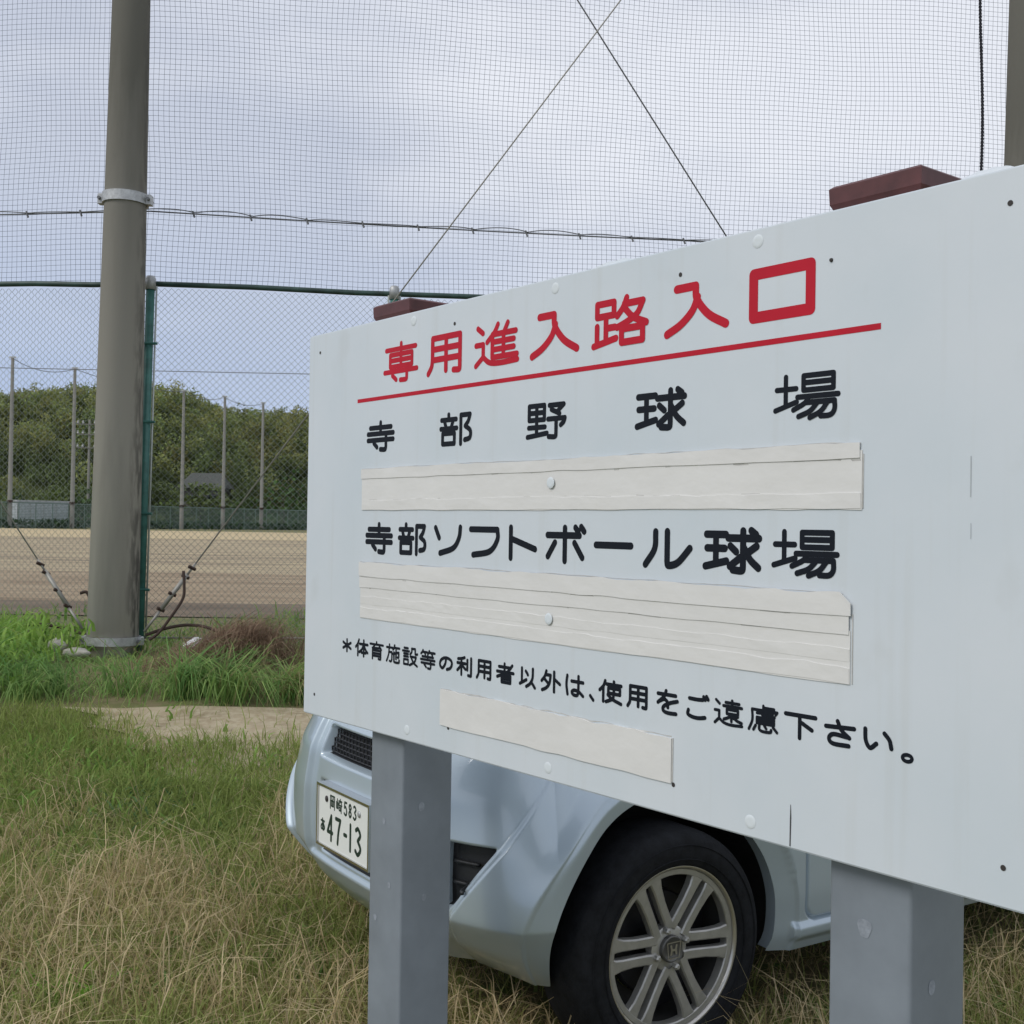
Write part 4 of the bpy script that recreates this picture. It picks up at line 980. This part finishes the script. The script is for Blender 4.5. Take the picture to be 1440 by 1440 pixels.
    # arch flanges and dark wheel wells
    for sd in (1, -1):
        for cx in (AX, -2.33):
            mb = MB(); wl = MB(); th = np.linspace(-.22, PI+.22, 64); ring = []
            for t in th:
                x, z = cx+AR_*math.cos(t), AZ+AR_*math.sin(t); z = max(z, .25)
                s = np.interp(-x, -OL[:3000, 0], SLn[:3000]) if x > XF else s_of_x(x)
                p, _ = bp(s, z); ring.append(p)
            vs = [(p[0], sd*p[1], p[2]) for p in ring]+[(p[0]+(p[0]-cx)*.0, sd*(p[1]-.035), p[2]) for p in ring]
            n = len(ring); mb.add(vs, [(i, i+1, n+i+1, n+i) for i in range(n-1)])
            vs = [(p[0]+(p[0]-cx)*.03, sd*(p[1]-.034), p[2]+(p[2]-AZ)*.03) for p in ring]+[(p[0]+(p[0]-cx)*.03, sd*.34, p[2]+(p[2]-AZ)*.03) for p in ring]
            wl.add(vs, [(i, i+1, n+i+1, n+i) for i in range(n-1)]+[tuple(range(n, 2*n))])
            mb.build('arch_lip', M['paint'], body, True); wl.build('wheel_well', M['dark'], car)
    # underbody
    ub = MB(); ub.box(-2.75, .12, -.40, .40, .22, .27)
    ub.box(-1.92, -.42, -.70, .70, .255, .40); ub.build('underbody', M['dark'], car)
    mb = MB()
    for k in range(nz_-1): pass
    # shoulder deck (bonnet and the deck under the cabin) from the top outline
    top = P[-1]; rows = []
    for i in range(0, ns, 3):
        x, y = top[i, 0], top[i, 1]; crown = .10*sstep(.55, -.35, x)+.015*sstep(.56, .40, x)
        rows.append([(x, y*t, .9525+crown*(1-abs(t)**2.4)) for t in np.linspace(1, -1, 17)])
    mb = MB(); n = 17; vs = [p for r_ in rows for p in r_]
    mb.add(vs, [(r_*n+i, r_*n+i+1, (r_+1)*n+i+1, (r_+1)*n+i) for r_ in range(len(rows)-1) for i in range(n-1)])
    mb.build('bonnet', M['paint'], car, True)
    # cabin shell
    def sect(t):
        z = .95+.60*t; xf = -.33-.78*t**1.15; xr = -2.86+.18*t; hw = .70-.13*t**1.3; return z, xf, xr, hw
    def cab(t, a, off=0):
        z, xf, xr, hw = sect(t); cx, hx_ = (xf+xr)/2, (xf-xr)/2
        ca_, sa = math.cos(a), math.sin(a); e = 2/5
        return (cx+(hx_+off)*math.copysign(abs(ca_)**e, ca_), (hw+off)*math.copysign(abs(sa)**e, sa), z)
    mb = MB(); na = 96; ts = np.linspace(0, 1, 20)
    vs = [cab(t, 2*PI*k/na) for t in ts for k in range(na)]
    ft = [(r_*na+k, r_*na+(k+1) % na, (r_+1)*na+(k+1) % na, (r_+1)*na+k) for r_ in range(19) for k in range(na)]
    z1, xf1, xr1, hw1 = sect(1)
    last = 19*na
    for j, (sc_, dz) in enumerate(((.96, .022), (.85, .04), (.5, .055))):
        vs += [((x-(xf1+xr1)/2)*sc_+(xf1+xr1)/2, y*sc_, z+dz) for x, y, z in (cab(1, 2*PI*k/na) for k in range(na))]
        ft += [(last+k, last+(k+1) % na, last+na+(k+1) % na, last+na+k) for k in range(na)]; last += na
    ft.append(tuple(range(last, last+na))); mb.add(vs, ft); mb.build('cabin', M['paint'], car, True)
    def pane(name, a0, a1, t0, t1, skew=0.0):
        mb = MB(); A = 14; T = 8
        vs = [cab(t0+(t1-t0)*j/T, a0+(a1-a0)*i/A, .004) for j in range(T+1) for i in range(A+1)]
        mb.add(vs, [(j*(A+1)+i, j*(A+1)+i+1, (j+1)*(A+1)+i+1, (j+1)*(A+1)+i) for j in range(T) for i in range(A)]); return mb.build(name, M['glass'], car, True)
    pane('windscreen', -.30, .30, .06, .90); pane('rear_window', PI-.3, PI+.3, .25, .85)
    for sd in (1, -1):
        for a0, a1 in ((.55, 1.05), (1.1, 1.72), (1.77, 2.5)): pane('side_window', sd*a0, sd*a1, .1, .88)
        mb = MB(); mb.lathe([(0, -.07), (.05, -.06), (.075, -.02), (.078, .03), (.07, .035), (0, .035)], 16, 'x', c=(-.62, sd*.86, 1.03)); mo = mb.build('mirror', M['paint'], car, True)
        mb = MB(); mb.tube([(-.6, sd*.70, .98), (-.61, sd*.82, 1.0)], .02, 8); mb.build('mirror_arm', M['trim'], mo, True)
    # grille bars in the slot
    mb = MB()
    for j, zz in enumerate(np.arange(.713, .782, .0125)):
        pts = []
        for y in np.linspace(-.254, .254, 33):
            s = np.interp(abs(y), OL[:1499, 1], SLn[:1499]); p, _ = bp(s, zz); pts.append((p[0]+.018, y, zz))
        mb.tube(pts, .0026, 5)
        for y in np.arange(-.252+(.012 if j % 2 else 0), .253, .024):
            s = np.interp(abs(y), OL[:1499, 1], SLn[:1499]); p, _ = bp(s, zz); mb.tube([(p[0]+.018, y, zz), (p[0]+.018, y, zz+.0125)], .0026, 5)
    mb.build('mesh', M['black'], gr)
build_body()

# number plate
px_ = .572; pz = .552
npl = MB(); npl.bbox(0, .012, -.165, .165, -.0825, .0825, .004); npo = npl.build('number_plate', M['plate'], car, loc=(px_, 0, pz))
mb = MB()
for y0, y1, z0, z1 in ((-.172, -.1655, -.09, .09), (.1655, .172, -.09, .09), (-.1655, .1655, .083, .09), (-.1655, .1655, -.09, -.083)): mb.box(-.024, .016, y0, y1, z0, z1)
mb.build('plate_frame', M['chrome'], npo)
mb = MB(); mb.box(-.03, -.001, -.1655, .1655, -.083, .083); mb.build('backing', M['black'], npo)
def plate_txt(items, m):
    g = MB(); tmp = MB()
    for ch, y0, y1, z0, z1, wd in items: glyph(tmp, ch, y0, y1, z0, z1, wd, 0)
    # glyphs are drawn in x-z; text reads left to right for someone facing the plate (towards +y of the car)
    g.add([(.0124+(-y), x, z) for x, y, z in tmp.v], tmp.f); g.build('lettering', m, npo)
plate_txt([('岡', -.088, -.050, .028, .070, .0052), ('崎', -.044, -.004, .028, .070, .0048), ('5', .006, .030, .028, .070, .0065), ('8', .036, .060, .028, .070, .0065), ('3', .066, .090, .028, .070, .0065),
           ('あ', -.150, -.116, -.045, -.008, .006), ('4', -.106, -.060, -.066, .016, .0115), ('7', -.052, -.006, -.066, .016, .0115), ('-', .006, .032, -.031, -.019, .0115), ('1', .042, .062, -.066, .016, .0115), ('3', .078, .124, -.066, .016, .0115)], M['plate_ink'])
for y in (-.107, .107):
    mb = MB(); mb.lathe([(.009, .011), (.009, .0145), (.004, .016), (0, .016)], 12, 'x', c=(0, y, .052)); mb.build('bolt', M['screw'] if y < 0 else M['galv'], npo, True)

# wheels
def wheel(cx, sd):
    R, RR = .305, .216
    def ax(p): return [(r, h*sd) for r, h in p]
    mb = MB(); mb.lathe(ax([(.203, -.012), (RR-.004, .002), (RR, .004), (RR-.003, .0065), (.2065, .0035), (.2045, -.004), (.2035, -.012)]), 96, 'y')
    hub = mb.build('wheel', M['rimlip'], car, True, (cx, sd*.74, .324))
    bar = MB(); bar.lathe(ax([(.2036, -.0125), (.198, -.022), (.192, -.06), (.190, -.15), (.203, -.16)]), 64, 'y'); bar.build('barrel', M['barrel'], hub, True)
    # twin spokes
    sp = MB()
    def P_(r, o, a, y): ca_, sa = math.cos(a), math.sin(a); return (r*ca_-o*sa, y*sd, r*sa+o*ca_)
    prof = [(.046, .0245, .0135, -.012), (.075, .0225, .0130, -.011), (.12, .0225, .0128, -.008), (.160, .0245, .0145, -.005), (.182, .0268, .0180, -.004), (.199, .0300, .0270, -.004)]
    for k in range(6):
        a = math.radians(64+60*k) if sd > 0 else math.radians(116+60*k)
        for sg in (-1, 1):
            vs = []
            for r, o, hw, y in prof:
                c_ = sg*o; b_ = .0035
                vs += [P_(r, c_-hw, a, y-.022), P_(r, c_-hw, a, y-b_), P_(r, c_-hw+b_, a, y), P_(r, c_+hw-b_, a, y), P_(r, c_+hw, a, y-b_), P_(r, c_+hw, a, y-.022)]
            sp.add(vs, [(i*6+j, i*6+(j+1) % 6, i*6+6+(j+1) % 6, i*6+6+j) for i in range(len(prof)-1) for j in range(6)])
    sp.lathe(ax([(.0, -.016), (.052, -.016), (.058, -.019), (.060, -.040), (0, -.04)]), 48, 'y')
    sp.lathe(ax([(.1885, -.03), (.1885, -.006), (.191, -.003), (.2035, -.002), (.2035, -.03)]), 96, 'y')
    so_ = sharp(sp.build('spokes', M['rim'], hub), 30)
    t = MB(); t.lathe(ax([(.207, -.002), (.214, .0075), (.222, .012), (.238, .016), (.262, .0165), (.282, .010), (.293, .0), (.300, -.014), (.304, -.035), (.305, -.07), (.305, -.12), (.302, -.165), (.290, -.185), (.24, -.19), (.205, -.175), (.204, -.05)]), 96, 'y', True)
    for rr_ in (.232, .268): t.lathe(ax([(rr_-.0016, .0152), (rr_, .0185), (rr_+.0016, .0152)]), 96, 'y')
    t.build('tyre', M['tyre'], hub, True)
    c = MB(); c.lathe(ax([(.0345, -.016), (.0345, -.006), (.031, -.002), (.0295, -.0035), (0, -.0015)]), 40, 'y'); co_ = c.build('centre_cap', M['capm'], hub, True)
    # emblem on the cap
    tmp = MB(); glyph(tmp, 'H', -.0150, .0150, -.0145, .0145, .0058, 0)
    fr_ = [(-.022, .019), (.022, .019), (.0175, -.021), (-.0175, -.021), (-.022, .019)]
    for a, b in zip(fr_[:-1], fr_[1:]):
        l = math.hypot(b[0]-a[0], b[1]-a[1]); nx, nz_ = -(b[1]-a[1])/l*.0012, (b[0]-a[0])/l*.0012; k = len(tmp.v)*2e-6
        tmp.add([(a[0]-nx, -k, a[1]-nz_), (b[0]-nx, -k, b[1]-nz_), (b[0]+nx, -k, b[1]+nz_), (a[0]+nx, -k, a[1]+nz_)], [(0, 1, 2, 3)])
    e = MB(); e.add([(-x*sd, (.0004-y)*sd, z) for x, y, z in tmp.v], tmp.f); e.build('emblem', M['rimlip'], co_)
    for k in range(4):
        a = math.radians(72+90*k); mb = MB(); mb.lathe(ax([(.0085, -.02), (.0085, -.002), (.005, .002), (0, .002)]), 6, 'y', c=(.050*math.cos(a), 0, .050*math.sin(a))); mb.build('wheel_nut', M['rim'], hub)
    b = MB(); b.lathe(ax([(0, -.075), (.13, -.075), (.135, -.08), (.135, -.095), (0, -.095)]), 40, 'y'); b.lathe(ax([(.136, -.10), (.19, -.10)]), 40, 'y'); b.build('brake_disc', M['black'], hub)
    return hub
for cx in (0, -2.33):
    for sd in (1, -1): wheel(cx, sd)

# ------------------------------------------------------------------ grass
CARO = np.array([.0268, 3.6512]); CF = np.array([-math.cos(PSI), -math.sin(PSI)]); CL = np.array([math.sin(PSI), -math.cos(PSI)])
def car_xy(P): d = P[:, :2]-CARO; return d@CF, d@CL
def gz_at(P):
    x, y = P[:, 0], P[:, 1]; return G(x, y)+.035*(vnoise(x*2.2, y*2.2, 3)-.5)+.02*(vnoise(x*6, y*6, 4)-.5)
def blades(name, P, h, wd, az, lean, cols, m, label, cat, tipfade=1.15):
    """tapered curved blades: root P, length h, half width wd, lean azimuth az, lean amount (0 upright .. 1.6 lying)"""
    n = len(P); D = np.stack([np.cos(az), np.sin(az), np.zeros(n)], 1); Sd = np.stack([-np.sin(az), np.cos(az), np.zeros(n)], 1)
    tw = RNG.uniform(-1.2, 1.2, n)[:, None]; Sd = Sd*np.cos(tw)+D*np.sin(tw)
    ts = (0, .38, .72, 1.0); rings = []
    for t in ts:
        f = lean*t*(.55+.45*t); up = np.sin(np.clip(PI/2-f*.95, -.25, PI/2)); out_ = np.cos(np.clip(PI/2-f*.95, -.25, PI/2))
        rings.append((h*t)[:, None]*(D*out_[:, None]+np.array([0, 0, 1])*up[:, None]))
    w_ = wd[:, None]
    V = np.stack([P+rings[0]-Sd*w_, P+rings[0]+Sd*w_, P+rings[1]-Sd*w_*.85, P+rings[1]+Sd*w_*.85, P+rings[2]-Sd*w_*.55, P+rings[2]+Sd*w_*.55, P+rings[3]], 1).reshape(-1, 3)
    b = np.arange(n)[:, None]*7
    q = np.concatenate([b+np.array([[0, 1, 3, 2]]), b+np.array([[2, 3, 5, 4]])]); t_ = b+np.array([[4, 5, 6]])
    C = np.repeat(cols, 7, 0)
    o = fast_mesh(name, V, q, t_, m, C); return tag(o, label, cat, kind='stuff')
def scatter(x0, x1, y0, y1, dens):
    n = int((x1-x0)*(y1-y0)*dens); P = np.stack([RNG.uniform(x0, x1, n), RNG.uniform(y0, y1, n), np.zeros(n)], 1); return P
def bare(P):
    x, y = P[:, 0], P[:, 1]
    lo = 6.0+.10*np.sin(x*3)+.5*(vnoise(x*3, y*3, 8)-.5); t = np.clip((y-5.6)/1.5, 0, 1); left = -1.35-1.25*t**.8
    return sstep(0, .30, y-lo)*(1-sstep(6.95, 7.1, y))*sstep(-.25, .35, x-left)
def keep_lot(P, p_path=.05):
    X, Y = car_xy(P); under = (X < .20) & (X > -2.85) & (np.abs(Y) < .70)
    k = RNG.random(len(P)) < np.where(under, .15, 1)*(1-(1-p_path)*bare(P))
    tyre_ = (np.abs(X) < .25) & (Y < .78) & (Y > .55); return P[k & ~tyre_]
def mixcol(a, b, t, jit=.25):
    c = np.array(a)*(1-t[:, None])+np.array(b)*t[:, None]; return c*RNG.uniform(1-jit, 1+jit, (len(t), 1))
# how dry the turf is, patch by patch
def dryness(P):
    x, y = P[:, 0], P[:, 1]
    d = .55*vnoise(x*1.6+3, y*1.6, 21)+.45*vnoise(x*4.2, y*4.2, 22); d = sstep(.18, .98, d)+.12*sstep(4.6, 3.6, y)+.15*sstep(-1.4, -.2, x)-.20*sstep(4.4, 5.6, y)*sstep(-.4, -1.6, x)
    return np.clip(d, 0, 1)
for nm, box, dens in (('near', (-2.6, 2.4, 2.6, 5.6), 5200), ('mid', (-3.6, 1.0, 5.4, 6.95), 3400), ('side', (-4.5, -2.6, 2.4, 5.6), 1500), ('right', (2.4, 5.5, 2.4, 6.9), 1300)):
    P = keep_lot(scatter(*box, dens)); P[:, 2] = gz_at(P)-.004; n = len(P); dr = dryness(P)
    g = RNG.random(n) > dr*.42
    Pg = P[g]; k = len(Pg)
    blades('green_grass', Pg, RNG.uniform(.05, .15, k)*(1+.3*RNG.random(k)), RNG.uniform(.0015, .0036, k), RNG.uniform(0, 2*PI, k), RNG.uniform(.3, 1.45, k),
           mixcol((.24, .31, .08), (.43, .42, .165), np.clip(dr[g]*.8+RNG.normal(0, .18, k), 0, 1)), M['blade'], 'short green grass of the parking lot, %s' % {'near': 'in the foreground', 'mid': 'towards the sandy path', 'side': 'out to the left', 'right': 'out to the right behind the sign'}[nm], 'grass')
    Pd = P[~g]; k = len(Pd)
    if k: blades('dry_grass', Pd, RNG.uniform(.07, .22, k), RNG.uniform(.0011, .0023, k), RNG.uniform(0, 2*PI, k), RNG.uniform(.7, 2.0, k),
           mixcol((.38, .28, .14), (.66, .54, .31), RNG.random(k)), M['blade'], 'dry straw coloured grass stems, %s' % {'near': 'in the foreground', 'mid': 'towards the sandy path', 'side': 'out to the left', 'right': 'out to the right behind the sign'}[nm], 'dry grass')
# fallen straw lying over the turf in loose drifts
P = keep_lot(scatter(-2.4, 2.2, 2.7, 5.3, 900), .02); P = P[RNG.random(len(P)) < np.clip(dryness(P)*1.5-.35, .04, 1)]; P[:, 2] = gz_at(P)+RNG.uniform(.02, .10, len(P)); n = len(P)
blades('fallen_straw', P, RNG.uniform(.12, .34, n), RNG.uniform(.0013, .0023, n), RNG.uniform(0, 2*PI, n), RNG.uniform(1.2, 2.1, n), mixcol((.45, .35, .18), (.70, .58, .36), RNG.random(n)), M['blade'], 'fallen pale straw lying across the foreground turf', 'straw')
# tall seeding stalks
P = keep_lot(scatter(-2.2, 2.2, 2.75, 5.0, 26), 0); X, Y = car_xy(P); P = P[~((np.abs(Y) < .8) & (X > -2.9) & (X < .55))]; P[:, 2] = gz_at(P); n = len(P)
blades('seed_stalks', P, RNG.uniform(.22, .42, n), RNG.uniform(.0011, .0017, n), RNG.uniform(0, 2*PI, n), RNG.uniform(.2, 1.2, n), mixcol((.26, .22, .10), (.45, .40, .24), RNG.random(n)), M['blade'], 'tall thin seeding grass stalks standing above the turf', 'grass stalks')
# broad leaved weeds low in the turf
def weed_patch(cx, cy, n_, r, col, label):
    P = np.stack([cx+RNG.normal(0, r, n_), cy+RNG.normal(0, r, n_), np.zeros(n_)], 1); P[:, 2] = gz_at(P); k = n_
    blades('leafy_weed', P, RNG.uniform(.05, .13, k), RNG.uniform(.005, .011, k), RNG.uniform(0, 2*PI, k), RNG.uniform(.5, 1.4, k), np.array(col)*RNG.uniform(.7, 1.3, (k, 1)), M['blade'], label, 'weeds')
q = at(95, 1430, 3.4); weed_patch(q[0], q[1], 60, .05, (.22, .44, .06), 'bright green leafy weed at the bottom left of the picture')
q = at(180, 1118, 5.3); weed_patch(q[0], q[1], 120, .14, (.12, .22, .09), 'bluish green leafy weeds left of the car')
q = at(60, 1085, 5.7); weed_patch(q[0], q[1], 900, .45, (.22, .38, .08), 'bright green weeds at the left end of the sandy path')

n = 420; cxy = np.stack([RNG.uniform(-2.6, 2.2, n), RNG.uniform(3.2, 6.0, n)], 1); k_ = RNG.integers(0, n, 3800); P = np.concatenate([cxy[k_]+RNG.normal(0, .035, (3800, 2)), np.zeros((3800, 1))], 1); P = keep_lot(P, .1); P[:, 2] = gz_at(P)+RNG.uniform(0, .05, len(P)); n = len(P)
blades('leafy_weed', P, RNG.uniform(.03, .085, n), RNG.uniform(.003, .0085, n), RNG.uniform(0, 2*PI, n), RNG.uniform(.6, 1.7, n), mixcol((.13, .25, .06), (.26, .34, .12), RNG.random(n)), M['blade'], 'small broad leaved weeds mixed through the turf', 'weeds')
# the long grass bank at the foot of the poles
n = 15000; P = np.stack([RNG.uniform(-5.5, 4.5, n), RNG.uniform(6.95, 8.9, n), np.zeros(n)], 1)
P = P[RNG.random(n) < sstep(-.12, .30, P[:, 1]-7.15-.25*(vnoise(P[:, 0]*2.2, P[:, 1]*0, 51)-.5))]; n = len(P)
h = RNG.uniform(.10, .28, n)*np.where((P[:, 1] > 7.5), .55, 1)*np.where((P[:, 1] > 7.3) & (np.abs(P[:, 0]+2.95) < .55), .5, 1)*(.7+.6*vnoise(P[:, 0]*2, P[:, 1]*2, 31)); az = RNG.uniform(0, 2*PI, n); lean_ = RNG.uniform(.4, 1.5, n); P[:, 2] = gz_at(P); wdt = RNG.uniform(.0028, .0055, n); shade = np.clip(vnoise(P[:, 0]*1.5, P[:, 1]*3, 37)+RNG.normal(0, .2, n), 0, 1)
TP, TH_, TA, TL, TW, TS = [P], [h], [az], [lean_], [wdt], [shade]
for t_i in range(230):     # tussocks: fountains of long blades swept to one side
    y = RNG.uniform(7.2, 8.25); x = RNG.uniform(-5.4, 4.3)
    if (abs(x+2.9) < .6 and y > 7.5) or (-2.4 < x < -1.3 and y > 7.55): continue
    m_ = int(RNG.uniform(60, 130)); L0 = RNG.uniform(.30, .62)*(1 if y < 7.8 else .72)*(1.15 if x < -3.4 else 1); q_ = np.stack([x+RNG.normal(0, .055, m_), y+RNG.normal(0, .05, m_), np.zeros(m_)], 1); q_[:, 2] = gz_at(q_)
    sw = RNG.choice([.15, .3, -.6, 2.6]); TP.append(q_); TH_.append(L0*RNG.uniform(.55, 1.1, m_)); TA.append(np.where(RNG.random(m_) < .62, RNG.normal(sw, .55, m_), RNG.uniform(0, 2*PI, m_))); TL.append(RNG.uniform(.7, 1.95, m_)); TW.append(RNG.uniform(.0026, .0062, m_)); TS.append(np.clip(RNG.uniform(0, 1)+RNG.normal(0, .18, m_), 0, 1))
P, h, az, lean_, wdt, shade = (np.concatenate(q_) for q_ in (TP, TH_, TA, TL, TW, TS)); n = len(P)
cols = mixcol((.150, .300, .085), (.34, .47, .15), shade); dryb = RNG.random(n) < .05+.30*sstep(-1.9, -1.3, P[:, 0]); cols[dryb] = mixcol((.30, .27, .12), (.46, .40, .22), RNG.random(dryb.sum()))
blades('tall_grass', P, h, wdt, az, lean_, cols, M['blade'], 'bank of long arching green grass at the foot of the net poles', 'tall grass')
# leafy weeds on the bank, left
n = 5200; P = np.stack([RNG.uniform(-5.5, -3.0, n), RNG.uniform(7.1, 9.2, n), np.zeros(n)], 1); P = P[RNG.random(n) < sstep(-2.95, -3.6, P[:, 0])*.9+.1]; P[:, 2] = gz_at(P)+RNG.uniform(0, .22, len(P)); n = len(P)
blades('leafy_weed', P, RNG.uniform(.08, .20, n), RNG.uniform(.006, .014, n), RNG.uniform(0, 2*PI, n), RNG.uniform(.7, 1.7, n), mixcol((.20, .38, .07), (.34, .50, .11), RNG.random(n)), M['blade'], 'yellow green leafy weeds on the bank at the far left', 'weeds')
# patchy growth between the fence and the field
n = 16000; P = np.stack([RNG.uniform(-8, 8, n), RNG.uniform(8.7, 12.6, n), np.zeros(n)], 1); pk = vnoise(P[:, 0]*.9, P[:, 1]*1.5, 41)+.25*sstep(10.5, 9, P[:, 1]); P = P[RNG.random(n) < sstep(.35, .7, pk)]; P[:, 2] = G(P[:, 0], P[:, 1]); n = len(P)
blades('verge_weeds', P, RNG.uniform(.06, .22, n), RNG.uniform(.003, .009, n), RNG.uniform(0, 2*PI, n), RNG.uniform(.4, 1.5, n), mixcol((.15, .27, .065), (.27, .38, .11), RNG.random(n)), M['blade'], 'patchy low weeds along the foot of the chain link fence', 'weeds')
# heap of dead brown brushwood
q = at(314, 912, 8.2); n = 4200
P = np.stack([q[0]+RNG.normal(0, .20, n), q[1]+RNG.normal(0, .13, n), np.zeros(n)], 1); rr_ = (P[:, 0]-q[0]-.05)/.44; P[:, 2] = G(P[:, 0], P[:, 1])+np.maximum(0, .20*(1-rr_**2)+.12*rr_)*RNG.random(n)
blades('brush_heap', P, RNG.uniform(.08, .40, n), RNG.uniform(.0013, .0045, n), np.where(RNG.random(n) < .7, RNG.normal(.3, .5, n), RNG.uniform(0, 6.28, n)), RNG.uniform(.9, 2.1, n), mixcol((.21, .14, .095), (.40, .29, .20), RNG.random(n)), M['blade'], 'heap of dead brown brushwood right of the big pole', 'brush heap')
